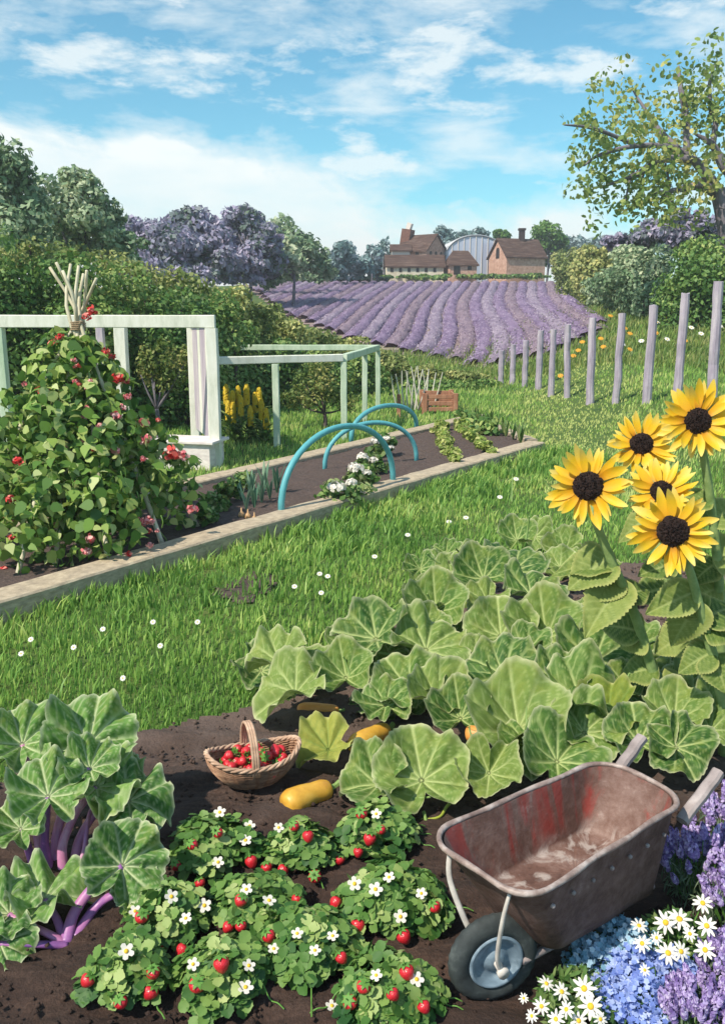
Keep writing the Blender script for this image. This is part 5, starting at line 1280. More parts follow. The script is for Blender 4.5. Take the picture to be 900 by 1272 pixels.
def sunflower(head, dpx, Y, stem, lvs, label, side=0.0, tilt=12, seed=0, disc=.27):
    rs = random.Random(seed); c = AT(*head, Y); rad = dpx / 2 / ppm(c)
    P = [AT(x, y, yy) for x, y, yy in stem]; g = P[-1]; g.z = Hf(g.x, g.y) + .03
    root = empty('sunflower', g, label, 'sunflower', 'sunflowers at the right edge')
    m = leaf_matrix(c, 90, tilt, side, 1.0); nrm = m.col[2].xyz
    back = c - nrm * rad * .18
    q = spline([back, P[0] - nrm * 0, *P[1:]], 7); MB().add(*tube(q, lerps(.021, .034, len(q)), 9)).build('stem', m_ss, root, True, world=True)
    # head: seed disc with its ring of petals
    hd = MB(); n = 340; V = []; rd = rad * disc
    hobj_parts = []
    D = []; Fd = []
    NRr, NTt = 9, 28
    for i in range(NRr + 1):
        for j in range(NTt):
            r_ = i / NRr; th = 6.283 * j / NTt; D.append((math.cos(th) * rd * r_ * rs.uniform(.93, 1.07), math.sin(th) * rd * r_ * rs.uniform(.93, 1.07), rd * (.42 * (1 - r_ ** 2.5) - .12 * math.exp(-(r_ / .35) ** 2)) + rs.uniform(-1, 1) * rd * .04))
    for j in range(NTt): D.append((math.cos(6.283 * j / NTt) * rd * .8, math.sin(6.283 * j / NTt) * rd * .8, -rd * .45))
    for i in range(NRr + 1):
        for j in range(NTt): Fd.append((i * NTt + j, i * NTt + (j + 1) % NTt, (i + 1) * NTt + (j + 1) % NTt, (i + 1) * NTt + j))
    hobj = meshobj('flower_head', D, Fd, m_sd, root, False); hobj.matrix_local = Matrix.Translation(-Vector(root.location)) @ m
    # bristly florets
    pts = np.array([(math.cos(a) * rd * math.sqrt(b_), math.sin(a) * rd * math.sqrt(b_), rd * (.42 * (1 - b_ ** 1.25)) + .004) for a, b_ in [(rs.uniform(0, 6.28), rs.random()) for _ in range(260)]])
    Vf, Ff, rf_ = leaves(pts, unit(rng.normal(size=(260, 3)) + np.array([0, 0, .3])), rd * .16, rd * .1)
    fo_ = meshobj('seeds', Vf, [Ff], m_sd, hobj, rnd=rf_)
    npet = rs.choice([32, 33, 35])
    for i in range(npet):
        lay = i % 3; a = 6.283 * i / npet + rs.uniform(-.09, .09); L_ = (rad - rd * .8) * rs.uniform(.80, 1.12)
        o = bpy.data.objects.new('petal', rs.choice(PM)); COL.objects.link(o); o.parent = hobj
        rt = Matrix.Rotation(a - math.pi / 2, 4, 'Z') @ Matrix.Translation((0, rd * .8, -.012 * lay - .002)) @ Matrix.Rotation(R(rs.uniform(2, 24) - 8 * lay), 4, 'X') @ Matrix.Rotation(R(rs.uniform(-20, 20)), 4, 'Y') @ Matrix.Diagonal((L_ * rs.uniform(.95, 1.25), L_, L_, 1))
        o.matrix_local = rt
    b = MB()      # green sepals behind
    for i in range(14):
        a = 6.283 * i / 14; b.add([(math.cos(a - .2) * rd * .9, math.sin(a - .2) * rd * .9, -rd * .3), (math.cos(a + .2) * rd * .9, math.sin(a + .2) * rd * .9, -rd * .3), (math.cos(a) * rd * 2.0, math.sin(a) * rd * 2.0, -rd * .25)], [(0, 1, 2)])
    b.build('sepals', m_ss, hobj)
    for (bx_, by, tx, ty, wpx, al) in lvs:
        # stem point nearest the given leaf base pixel
        y_ = Y + .12; pb = AT(bx_, by, y_); tip = AT(tx, ty, y_ - .08); L_ = (tip - pb).length * .98
        phi = math.degrees(math.atan2(-(ty - by), tx - bx_)); mm = leaf_matrix(pb, phi, al, 0, L_)
        mm = mm @ Matrix.Diagonal((wpx / ppm(pb) / L_ * 1.5, 1, 1, 1))
        place_leaf(rs.choice(SLF), m_sl, root, mm)
    return root
sunflower((730, 604), 104, 4.95, [(737, 640, 5.0), (758, 695, 5.02), (792, 775, 5.05), (835, 885, 5.1)], [(757, 692, 712, 735, 62, 35), (770, 722, 735, 800, 60, 30), (762, 700, 690, 705, 52, 55), (776, 740, 800, 720, 44, 40), (795, 785, 752, 775, 46, 15), (800, 790, 778, 800, 44, 20), (815, 830, 775, 842, 50, 45), (825, 850, 862, 838, 46, 45), (765, 715, 735, 750, 50, 20)], 'leftmost sunflower with a dark centre, petals fully open', -.12, 8, 1, .36)
sunflower((796, 551), 84, 5.35, [(800, 580, 5.42), (815, 650, 5.46), (835, 760, 5.5), (850, 850, 5.5)], [(812, 640, 775, 665, 40, 40), (822, 690, 860, 672, 44, 40), (828, 730, 790, 745, 50, 30)], 'smallest sunflower, above the space between the leftmost and the highest', .02, 18, 2, .34)
sunflower((866, 523), 98, 5.2, [(872, 560, 5.27), (884, 640, 5.3), (893, 740, 5.32), (900, 860, 5.35)], [(880, 620, 850, 640, 38, 45), (882, 650, 915, 600, 50, 35), (886, 690, 925, 680, 60, 30), (888, 700, 866, 720, 40, 30), (893, 760, 925, 740, 60, 30), (892, 730, 862, 748, 44, 25)], 'highest sunflower at the right edge', .1, 10, 3, .33)
sunflower((821, 610), 88, 4.95, [(828, 650, 5.05), (842, 730, 5.08), (866, 850, 5.1)], [(836, 700, 800, 720, 44, 40), (850, 790, 820, 812, 50, 30)], 'half hidden sunflower behind the lowest bloom, its dark centre small', .0, 26, 4, .32)
sunflower((835, 660), 108, 4.6, [(857, 712, 4.68), (872, 770, 4.7), (893, 850, 4.75), (900, 930, 4.78)], [(862, 735, 808, 768, 48, 10), (866, 748, 838, 806, 54, 5), (872, 770, 905, 735, 56, 35), (876, 780, 920, 778, 54, 40), (884, 810, 850, 838, 46, 30), (886, 815, 905, 862, 50, 20), (874, 760, 846, 742, 40, 20)], 'lowest and largest sunflower with a split centre, leaning over the leaves', -.02, 4, 5, .36)
# ================================================================ strawberries
def mat_straw():
    k = NT('strawberry_skin'); v = k.n('ShaderNodeTexVoronoi'); v.inputs['Scale'].default_value = 11
    tc = k.n('ShaderNodeTexCoord'); k.l(tc.outputs['Generated'], v.inputs['Vector'])
    c = k.ramp(v.outputs['Distance'], [(.05, (.75, .42, .12)), (.14, (.50, .015, .02)), (.5, (.58, .02, .035))])
    return k.finish(c, .3, v.outputs['Distance'], .35, .004, .6)
m_straw = mat_straw()
m_calyx = mat_flat('strawberry_calyx', (.12, .28, .05), .6)
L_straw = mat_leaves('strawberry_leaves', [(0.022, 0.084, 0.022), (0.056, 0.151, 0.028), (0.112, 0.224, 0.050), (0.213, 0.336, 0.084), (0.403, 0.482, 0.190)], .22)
def straw_mesh():
    prof = [(0, 0), (.25, .04), (.42, .16), (.50, .34), (.46, .56), (.33, .80), (.16, .97), (0, 1.02)]
    V = []; n = 14
    for r_, z in prof[1:-1]:
        for j in range(n): V.append((math.cos(6.283 * j / n) * r_, math.sin(6.283 * j / n) * r_, -z))
    V.append((0, 0, -.02)); V.append((0, 0, -1.02)); Fc = []; m = len(prof) - 2
    for i in range(m - 1):
        for j in range(n): Fc.append((i * n + j, (i + 1) * n + j, (i + 1) * n + (j + 1) % n, i * n + (j + 1) % n))
    for j in range(n): Fc.append((m * n, j, (j + 1) % n)); Fc.append((m * n + 1, (m - 1) * n + (j + 1) % n, (m - 1) * n + j))
    o = meshobj('strawberry', V, Fc, m_straw, None, True); me = o.data; bpy.data.objects.remove(o)
    b = MB()
    for j in range(7):
        a = 6.283 * j / 7; ca, sa = math.cos(a), math.sin(a)
        q = [(0, -.06, .03), (.3, -.12, .03), (.55, 0, -.08), (.3, .12, .03), (0, .06, .03)]
        b.add([(x * ca - y * sa, x * sa + y * ca, z) for x, y, z in q], [(0, 1, 2, 3, 4)])
    b.add(*tube([(0, 0, 0), (.02, 0, .2), (.08, 0, .35)], [.05, .04, .04], 5))
    o = b.build('calyx', m_calyx, None); mc = o.data; bpy.data.objects.remove(o); return me, mc
SM, SC = straw_mesh()
def strawberry(p, size, parent=None, name='strawberry', rot=None):
    o = bpy.data.objects.new(name, SM); COL.objects.link(o); o.parent = parent
    off = Vector(parent.location) if parent else Vector((0, 0, 0))
    rot = rot or (random.uniform(-.7, .7), random.uniform(-.7, .7), random.uniform(0, 6.28))
    o.location = Vector(p) - off; o.rotation_euler = rot; o.scale = (size,) * 3
    c = bpy.data.objects.new('calyx', SC); COL.objects.link(c); c.parent = o; return o
def sflower_mesh():
    b = MB()
    for j in range(5):
        a = 6.283 * j / 5; q = []
        for u, v in [(.12, -.10), (.45, -.32), (.85, -.30), (1.0, 0), (.85, .30), (.45, .32), (.12, .10)]:
            z = .12 * u - .1 * abs(v) + .03; q.append((u * math.cos(a) - v * math.sin(a), u * math.sin(a) + v * math.cos(a), z + .01 * (j % 2)))
        b.add(q, [tuple(range(7))])
    o = b.build('petals', m_white, None); me = o.data; bpy.data.objects.remove(o)
    V, Fb = tube([(0, 0, -.02), (0, 0, .12), (0, 0, .22), (0, 0, .26)], [.25, .27, .18, .04], 10)
    o = MB().add(V, Fb).build('centre', m_yc, None, True); mc = o.data; bpy.data.objects.remove(o); return me, mc
FM, FC = sflower_mesh()
def sflower(p, r, parent, tilt=45, name='flower'):
    C = (Vector((0, 0, CAMZ)) - Vector(p)).normalized(); nrm = (C + up * .8 + Vector((random.gauss(0, .3), random.gauss(0, .3), random.gauss(0, .2)))).normalized()
    o = bpy.data.objects.new(name, FM); COL.objects.link(o); o.parent = parent
    o.matrix_local = Matrix.Translation(Vector(p) - Vector(parent.location)) @ nrm.to_track_quat('Z', 'Y').to_matrix().to_4x4() @ Matrix.Rotation(random.uniform(0, 6), 4, 'Z') @ Matrix.Diagonal((r, r, r, 1))
    c = bpy.data.objects.new('flower_centre', FC); COL.objects.link(c); c.parent = o; return o
def straw_plant(x, y, rx, ry_, berries, flowers, label):
    """dome of toothed trifoliate leaves; berries and flowers at the pixels given"""
    g = AZ(x, y + ry_ * .30, .05); s = ppm(g); r_ = rx / s * .87; h = .155
    root = empty('strawberry_plant', g, label, 'strawberry plant', 'strawberry plants in the front soil')
    rd = r_; n = int(260 * (rx / 60) ** 1.3)
    th = rng.uniform(0, 6.283, n); u = np.sqrt(rng.random(n)); lump = 1 + .14 * np.sin(3 * th + x) + .10 * np.sin(5 * th + y)
    X_ = np.cos(th) * u * rd * lump; Y_ = np.sin(th) * u * rd * lump * .95; Z_ = (h * np.sqrt(np.clip(1 - (u * .93) ** 2, 0, 1))) * rng.uniform(.45, 1.12, n) + .02
    Nn = unit(np.stack([np.cos(th) * u * .7, np.sin(th) * u * .7, 1.0 + 0 * u], 1) + rng.normal(size=(n, 3)) * .38)
    V_, F_, R_ = [], [], []
    # three toothed leaflets per leaf
    base = np.stack([X_, Y_, Z_], 1); t0 = rng.normal(size=(n, 3)); t0 = unit(t0 - Nn * np.sum(t0 * Nn, 1, keepdims=True)); b0 = np.cross(Nn, t0)
    out_ = [(0, 0, 0), (.22, -.30, .10), (.36, -.34, .07), (.42, -.44, .10), (.60, -.38, .07), (.68, -.42, .08), (.82, -.24, .04), (.90, -.20, .03), (1.0, 0, -.04), (.90, .20, .03), (.82, .24, .04), (.68, .42, .08), (.60, .38, .07), (.42, .44, .10), (.36, .34, .07), (.22, .30, .10)]
    mid = (.5, 0, 0)
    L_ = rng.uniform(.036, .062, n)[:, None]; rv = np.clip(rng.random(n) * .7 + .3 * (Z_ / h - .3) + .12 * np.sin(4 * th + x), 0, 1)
    for ang in (0, 1.9, -1.9):
        t_ = t0 * math.cos(ang) + b0 * math.sin(ang); b_ = np.cross(Nn, t_)
        P_ = np.stack([base + t_ * L_ * p[0] + b_ * L_ * p[1] + Nn * L_ * p[2] for p in out_ + [mid]], 1)
        k0 = sum(len(v) for v in V_); V_.append(P_.reshape(-1, 3)); kq = len(out_) + 1; I = np.arange(n)[:, None] * kq + k0
        for a in range(len(out_)): F_.append(np.concatenate([I + len(out_), I + a, I + (a + 1) % len(out_)], 1))
        R_.append(np.repeat(np.clip(rv + rng.normal(size=n) * .06, 0, 1), kq))
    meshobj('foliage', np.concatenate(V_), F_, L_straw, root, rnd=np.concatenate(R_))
    b = MB()
    for i in range(14):
        a = random.uniform(0, 6.28); q = random.uniform(.3, .9) * rd; b.add(*tube([(0, 0, 0), (math.cos(a) * q * .5, math.sin(a) * q * .5, h * .5), (math.cos(a) * q, math.sin(a) * q, h * .6)], [.004, .003, .003], 5))
    b.build('stems', m_calyx, root)
    for i in range(3):
        a = random.uniform(0, 6.28); q = [(math.cos(a) * rd * k_, math.sin(a) * rd * k_ + .03 * math.sin(k_ * 3), z_) for k_, z_ in ((.7, .08), (1.0, .075), (1.2, .03), (1.4, .035), (1.55, .02))]
        MB().add(*tube(spline(q, 4), .0028, 5)).build('runner', m_calyx, root)
    def surf(px, py):
        d = ray(px, py); t = 1.8; o_ = Vector((0, 0, CAMZ))
        while t < 8:
            q = o_ + d * t; e = math.hypot((q.x - g.x) / (rd * 1.08), (q.y - g.y) / (rd * 1.05)); 
            if e < 1 and q.z - g.z < h * 1.12 * math.sqrt(1 - e * e) + .03: return q
            if q.z < .085: return o_ + d * (t - .01)
            t += .006
    for (bx_, by) in berries:
        q = surf(bx_, by); sz = random.uniform(.046, .062)
        strawberry(q + up * sz * .5 - ray(bx_, by).normalized() * .015, sz, root, 'berry')
    for (fx, fy) in flowers:
        q = surf(fx, fy)
        while q.z < .10 and fy < y: fy += 3; q = surf(fx + (x - fx) * .1, fy)
        sflower(q - ray(fx, fy).normalized() * .02 + up * .008, random.uniform(.024, .033), root)
SPL = [(265, 1052, 60, 52, [(236, 1053), (268, 1038), (247, 1097), (217, 1078), (302, 1096), (310, 1070)], [(274, 1002), (305, 1046), (271, 1073), (315, 1013)], 'strawberry plant right behind the rhubarb leaf, in front of the basket'),
       (375, 1055, 46, 46, [(363, 1029), (382, 1038), (355, 1081), (390, 1094), (330, 1078)], [(346, 1030)], 'strawberry plant below the thick yellow courgette'),
       (468, 1038, 54, 34, [(447, 1014), (460, 1042), (470, 1034), (445, 1058), (423, 1068)], [(467, 1013)], 'strawberry plant left of the front of the barrow, under the courgette leaves'),
       (208, 1142, 56, 44, [(178, 1142), (195, 1182), (232, 1181)], [(213, 1116), (231, 1143), (254, 1127), (168, 1134)], 'strawberry plant beside the splayed violet rhubarb stalks'),
       (320, 1132, 62, 40, [(302, 1120), (287, 1152), (298, 1151), (370, 1117)], [(306, 1107), (334, 1121), (340, 1180)], 'strawberry plant in the centre of the front soil'),
       (487, 1118, 74, 50, [(420, 1121), (445, 1149), (497, 1164), (536, 1129)], [(466, 1107), (523, 1112), (497, 1141), (483, 1092), (440, 1100)], 'widest strawberry plant, left of the barrow wheel'),
       (385, 1178, 68, 46, [(330, 1165), (420, 1190)], [(369, 1162), (413, 1165), (391, 1183), (340, 1181), (445, 1195)], 'strawberry plant with several blooms, in front of the central one'),
       (160, 1216, 56, 42, [(114, 1219), (190, 1210), (192, 1233), (148, 1248)], [(157, 1184)], 'strawberry plant at the bottom left below the splayed stalks'),
       (277, 1218, 62, 42, [(274, 1197), (246, 1228)], [(309, 1202), (305, 1229), (240, 1200)], 'strawberry plant at the bottom, left of centre'),
       (480, 1238, 70, 44, [(502, 1207), (453, 1229), (483, 1236), (432, 1250), (522, 1250)], [(517, 1219), (467, 1214), (412, 1252)], 'strawberry plant at the bottom with the reddest fruit, near the wheel')]
for a in SPL: straw_plant(*a)

# ================================================================ basket of strawberries
wick = NT('wicker'); f = wick.noise(9, 6, .7, (1, 1, 5)); wick = wick.finish(wick.ramp(f, [(.3, (.13, .065, .04)), (.5, (.30, .165, .10)), (.72, (.50, .31, .20))]), .75, f, .5, .01)
wickl = NT('pale_wicker'); f = wickl.noise(14, 6, .7); wickl = wickl.finish(wickl.ramp(f, [(.3, (.30, .18, .12)), (.5, (.46, .30, .21)), (.72, (.66, .48, .36))]), .75, f, .5, .01)
bl_ = AZ(257, 955, .20); br_ = AZ(371, 936, .20); bc = (bl_ + br_) / 2; bc.z = .075
ang = math.atan2(br_.y - bl_.y, br_.x - bl_.x); la = (br_ - bl_).length / 2; wa = la * .62; hb = .15
root = empty('trug_basket', bc, 'boat shaped brown wicker basket with an arched handle, full of strawberries', 'basket', rotz=ang)
NTh = 72
def brim(th, k_=1.0):      # rim height rises to both ends
    return hb + .055 * abs(math.cos(th)) ** 3
V = []; Fc = []; NRg = 26
for i in range(NRg + 1):
    t = i / NRg; pr = .50 + .50 * math.sin(t * math.pi / 2) ** .9
    for j in range(NTh):
        th = 6.283 * j / NTh; zz = t * brim(th) * (1 - .0)
        wv = .0065 * (1 if (j // 3 + i) % 2 else -1) * (1 if 0 < i < NRg else 0) + .002 * math.sin(i * 3.1)
        rx_ = la * (pr + .0) + wv; ry_ = wa * (pr) + wv; V.append((math.cos(th) * rx_, math.sin(th) * ry_, zz))
for i in range(NRg):
    for j in range(NTh): Fc.append((i * NTh + j, i * NTh + (j + 1) % NTh, (i + 1) * NTh + (j + 1) % NTh, (i + 1) * NTh + j))
Fc.append(tuple(range(NTh))[::-1])
body = meshobj('body', V, Fc, wick, root, False); md = body.modifiers.new('thick', 'SOLIDIFY'); md.thickness = .008; md.offset = -1
b = MB()
for tw in range(3):
    P = [(math.cos(6.283 * j / 96) * (la * 1.0 + .008 * math.cos(j * .75 + tw * 2.09)), math.sin(6.283 * j / 96) * (wa + .008 * math.cos(j * .75 + tw * 2.09)), brim(6.283 * j / 96) + .004 + .008 * math.sin(j * .75 + tw * 2.09)) for j in range(96)]
    b.add(*tube(P, .008, 6, closed=True))
b.build('rim', wickl, root, True)
b = MB()
hx = -.02
for o_ in (-.013, 0, .013):
    P = [(hx + o_, -wa * math.cos(math.pi * t) * (1.0), brim(1.57) * .75 + .235 * math.sin(math.pi * t) ** .75) for t in np.linspace(0, 1, 26)]
    b.add(*tube(P, .0095, 7))
b.build('handle', wickl, root, True)
rotm = Matrix.Rotation(ang, 3, 'Z')
i = 0
for layer, (nn_, zz, kx) in enumerate([(13, .075, .62), (15, .125, .74), (12, .17, .62)]):
    for j in range(nn_):
        a = 2.4 * (j + layer * 3.3); r_ = math.sqrt((j + .5) / nn_)
        q = rotm @ Vector((math.cos(a) * la * kx * r_ * 1.08, math.sin(a) * wa * kx * r_ * .98, 0))
        if layer == 2 and math.hypot(q.x, q.y) < .0: continue
        o = strawberry(bc + q + up * (zz + .012 + random.uniform(-.006, .008) + (.0 if layer < 2 else -.02 * r_)), random.uniform(.052, .064), rot=(random.uniform(-2.2, 2.2), random.uniform(-2.2, 2.2), random.uniform(0, 6)))
        tag(o, 'ripe red strawberry piled in the wicker basket', 'strawberry', 'strawberries in the basket')

# ================================================================ wheelbarrow
k = NT('rusty_barrow_steel'); f1 = k.noise(5, 8, .65); f2 = k.noise(26, 6, .7); f3 = k.noise(3.4, 5, .6, (1, 1, .5), dist=1.2)
c = k.ramp(k.math('ADD', k.math('MULTIPLY', f1, .65), k.math('MULTIPLY', f2, .35)), [(.32, (.05, .026, .02)), (.46, (.11, .06, .048)), (.58, (.18, .11, .095)), (.72, (.34, .25, .23))])
m_outer = k.finish(c, .75, f2, .5, .01, .35)
k = NT('rusty_barrow_inside'); f1 = k.noise(5, 8, .65); f2 = k.noise(26, 6, .7); f3 = k.noise(4.2, 6, .65, (1.6, 1.6, .35), dist=.8)
c = k.ramp(k.math('ADD', k.math('MULTIPLY', f1, .65), k.math('MULTIPLY', f2, .35)), [(.32, (.07, .035, .028)), (.46, (.15, .082, .066)), (.58, (.23, .15, .13)), (.72, (.46, .38, .36))])
zc = k.n('ShaderNodeTexCoord'); sp3 = k.n('ShaderNodeSeparateXYZ'); k.l(zc.outputs['Object'], sp3.inputs[0])
wallm = k.math('MULTIPLY', k.math('SUBTRACT', sp3.outputs['Z'], .34), 12, True)
redm = k.math('MULTIPLY', k.math('MULTIPLY', k.math('SUBTRACT', f3, .50), 9, True), wallm, True)
c = k.mix(k.math('MULTIPLY', redm, .68), c, (.33, .03, .025))
fw_ = k.noise(5.5, 6, .6, (1, 1, 1), dist=1.4); flm = k.math('MULTIPLY', k.math('SUBTRACT', .40, sp3.outputs['Z']), 9, True)
c = k.mix(k.math('MULTIPLY', k.math('MULTIPLY', k.math('SUBTRACT', fw_, .50), 9, True), flm, True), c, (.50, .45, .43))
m_inner = k.finish(c, .6, f2, .45, .01, .5)
m_rim = mat_noise('worn_rim_steel', [(.3, (.14, .09, .08)), (.5, (.28, .21, .19)), (.7, (.50, .43, .41))], 14, .5, bstr=.3, spec=.6)
m_handle = mat_noise('grey_handle_wood', [(.3, (.17, .14, .14)), (.6, (.34, .29, .29)), (.8, (.52, .47, .46))], 8, .8, (1, 1, 1), .4)
m_tyre = mat_noise('tyre_rubber', [(.3, (.018, .022, .024)), (.55, (.045, .055, .058)), (.75, (.12, .14, .14))], 9, .75, bstr=.3)
m_hub = mat_noise('blue_grey_wheel_disc', [(.3, (.10, .15, .20)), (.5, (.22, .30, .38)), (.7, (.46, .54, .60))], 7, .5, bstr=.2, spec=.6, dist=1.5)
m_pale = mat_noise('pale_steel', [(.3, (.42, .38, .36)), (.7, (.72, .68, .64))], 12, .45, bstr=.15, spec=.6)
PZ = .64
pA = AZ(587, 1078, PZ); pB = AZ(797, 970, PZ)      # mid front and mid rear of the rim
u_ = Vector((pB.x - pA.x, pB.y - pA.y, 0)); LEN = u_.length; u_.normalize(); n_ = Vector((u_.y, -u_.x, 0))   # n_ points to the near side
W_F = ((AZ(640, 1112, PZ) - AZ(536, 1042, PZ)).length) / 2 * 1.14; W_R = ((AZ(850, 986, PZ) - AZ(742, 948, PZ)).length) / 2 * 1.08
barO = Vector((pA.x, pA.y, 0)); barO.z = .035
root = empty('wheelbarrow', barO, 'old rusty wheelbarrow with a deep tray, standing on the dark soil', 'wheelbarrow')
def BL(u, v, z): return u_ * u + n_ * v + up * (z - .035)
def rrect(u0, u1, wf, wr, rad, n=10):
    """rounded four-sided loop, front at u0"""
    P = []
    for (cu, cv, a0, ww) in ((u1, wr, 0, 0), (u1, -wr, -90, 0), (u0, -wf, 180, 0), (u0, wf, 90, 0)):
        pass
    cs_ = [(u1 - rad, wr - rad, 90, 0), (u1 - rad, -(wr - rad), 0, -90), (u0 + rad, -(wf - rad), -90, -180), (u0 + rad, wf - rad, 180, 90)]
    cs_ = [(u1 - rad, wr - rad, 90, 0), (u1 - rad, -wr + rad, 0, -90), (u0 + rad, -wf + rad, 270, 180), (u0 + rad, wf - rad, 180, 90)]
    for cu, cv, a0, a1 in cs_:
        for i in range(n + 1):
            a = R(a0 + (a1 - a0) * i / n); P.append((cu + rad * math.cos(a), cv + rad * math.sin(a)))
    # subdivide the straight runs
    Q = []
    for i in range(len(P)):
        a, b = P[i], P[(i + 1) % len(P)]; d = math.hypot(b[0] - a[0], b[1] - a[1]); m = max(1, int(d / .05))
        for j in range(m): Q.append((a[0] + (b[0] - a[0]) * j / m, a[1] + (b[1] - a[1]) * j / m))
    return Q
def resample(Q, n):
    L_ = [0]; Qc = Q + [Q[0]]
    for a, b in zip(Qc[:-1], Qc[1:]): L_.append(L_[-1] + math.hypot(b[0] - a[0], b[1] - a[1]))
    ts = np.linspace(0, L_[-1], n, endpoint=False); return list(zip(np.interp(ts, L_, [q[0] for q in Qc]), np.interp(ts, L_, [q[1] for q in Qc])))
NP = 96
ztop, zbot = PZ, .26
def rimz(u, v): return ztop + .008 * math.sin(u / LEN * 2.2) + .004 * math.cos(v * 9)
rings = []
f0, f1_ = .26, LEN - .10; wf0, wr0 = W_F * .72, W_R * .86
for i in range(15):
    t = i / 14; e = t ** .9
    if t < .02: e = 0
    q = resample(rrect(0 * e + f0 * (1 - e), LEN * e + f1_ * (1 - e), W_F * e + wf0 * (1 - e), W_R * e + wr0 * (1 - e), .07 + .055 * e), NP)
    rings.append([(x, y, zbot + (rimz(x, y) - zbot) * t ** .95) for x, y in q])
def loft(rg, fill=True, nz=0):
    V = [BL(*p) for r_ in rg for p in r_]; Fc = []
    for i in range(len(rg) - 1):
        for j in range(NP): Fc.append((i * NP + j, i * NP + (j + 1) % NP, (i + 1) * NP + (j + 1) % NP, (i + 1) * NP + j))
    if fill:
        c = Vector((0, 0, 0))
        for p in rg[0]: c += BL(*p)
        c /= NP; k0 = len(V); 
        # concentric floor rings
        prev = 0
        for s_ in (.75, .5, .25):
            base_ = len(V)
            for p in rg[0]: V.append(c.lerp(BL(*p), s_) + up * random.uniform(-.003, .003))
            for j in range(NP): Fc.append((prev + j, base_ + j, base_ + (j + 1) % NP, prev + (j + 1) % NP))
            prev = base_
        V.append(c); 
        for j in range(NP): Fc.append((prev + j, len(V) - 1, prev + (j + 1) % NP))
    return V, Fc
def dent(r_, s_):
    return [(x + s_ * .003 * math.sin(x * 21 + y * 13), y + s_ * .003 * math.sin(x * 17 - y * 9), z) for x, y, z in r_]
rings = [dent(r_, 1) for r_ in rings]
V, Fc = loft(rings); meshobj('tray', V, Fc, m_outer, root, True)
ir = [[((x - LEN / 2) * .985 + LEN / 2, y * .975, z + .10 * (1 - i / 14) + (.008 if i == 0 else .001)) for x, y, z in r_] for i, r_ in enumerate(rings)]
V, Fc = loft(ir); meshobj('tray_inside', V, [tuple(reversed(f)) for f in Fc], m_inner, root, True)
P = [BL(x + (.008 if x > LEN / 2 else -.008), y * 1.03, z + .004) for x, y, z in rings[-1]]
MB().add(*tube(P, [.0115 + .0012 * math.sin(i * .7) for i in range(NP)], 9, closed=True)).build('rim', m_rim, root, True)
# rivets
b = MB()
for i in range(7):
    t = (i + .5) / 7; x = .1 + t * (LEN - .2); 
    for j in range(1):
        y = (W_F + (W_R - W_F) * x / LEN) - .002; cpt = BL(x, y + .006, ztop - .085); b.add(*tube([cpt - n_ * .004, cpt + n_ * .006, cpt + n_ * .009], [.009, .008, .004], 8))
b.build('rivets', m_handle, root, True)
# wheel: slightly steered towards us
wc = AT(612, 1189, pA.y + .06); WR = 60 / ppm(wc); wl = wc - barO; wl.z = WR * 1.0 + .0
wcl = Vector((wl.x, wl.y, WR + .0))
ax = (n_ * 1.0 + Vector((-.30, -.25, 0))).normalized(); Mw = ax.to_track_quat('Z', 'Y').to_matrix()
def ringpts(rad, dz, n=48): return [wcl + Mw @ Vector((math.cos(6.283 * i / n) * rad, math.sin(6.283 * i / n) * rad, dz)) for i in range(n)]
wheel = bpy.data.objects.new('wheel', None); COL.objects.link(wheel); wheel.parent = root; wheel.empty_display_size = .1
tr = WR * .24
V = []; Fc = []; nS = 14; nC = 64
for i in range(nC):
    a = 6.283 * i / nC
    for j in range(nS):
        th = 6.283 * j / nS; rr0 = WR - tr + math.cos(th) * tr; zz = math.sin(th) * tr * .85
        if math.cos(th) > .6 and i % 2: rr0 -= .0035
        V.append(wcl + Mw @ Vector((math.cos(a) * rr0, math.sin(a) * rr0, zz)))
for i in range(nC):
    for j in range(nS): Fc.append((i * nS + j, i * nS + (j + 1) % nS, ((i + 1) % nC) * nS + (j + 1) % nS, ((i + 1) % nC) * nS + j))
meshobj('tyre', V, Fc, m_tyre, wheel, True)
V = []; Fc = []; prof = [(WR * .60, .030), (WR * .57, .038), (WR * .53, .034), (WR * .46, .016), (WR * .30, .010), (WR * .22, .022), (WR * .16, .034), (WR * .10, .036), (.001, .036)]
for sgn in (1, -1):
    k0 = len(V)
    for r_, z in prof: V += [wcl + Mw @ Vector((math.cos(6.283 * i / 48) * r_, math.sin(6.283 * i / 48) * r_, z * sgn)) for i in range(48)]
    for i in range(len(prof) - 1):
        for j in range(48): 
            f_ = (k0 + i * 48 + j, k0 + i * 48 + (j + 1) % 48, k0 + (i + 1) * 48 + (j + 1) % 48, k0 + (i + 1) * 48 + j); Fc.append(f_ if sgn > 0 else f_[::-1])
meshobj('wheel_disc', V, Fc, m_hub, wheel, True)
MB().add(*tube([wcl - ax * .085, wcl + ax * .085], .014, 10)).add(*tube([wcl + ax * .078, wcl + ax * .096], .024, 8)).build('axle', m_pale, wheel, True)
# fork arms from under the rim down to the axle
for sgn in (1, -1):
    P = [BL(.03, sgn * W_F * .55 + .02 * sgn, ztop - .03), BL(.02, sgn * W_F * .56, ztop - .14), wcl.lerp(BL(0, sgn * W_F * .5, .4), .45) + ax * .03 * sgn, wcl + ax * .075 * sgn]
    q = spline(P, 6); MB().add(*tube(q, lerps(.010, .015, len(q)), 8, flat=.7)).build('fork_arm', m_pale, root, True)
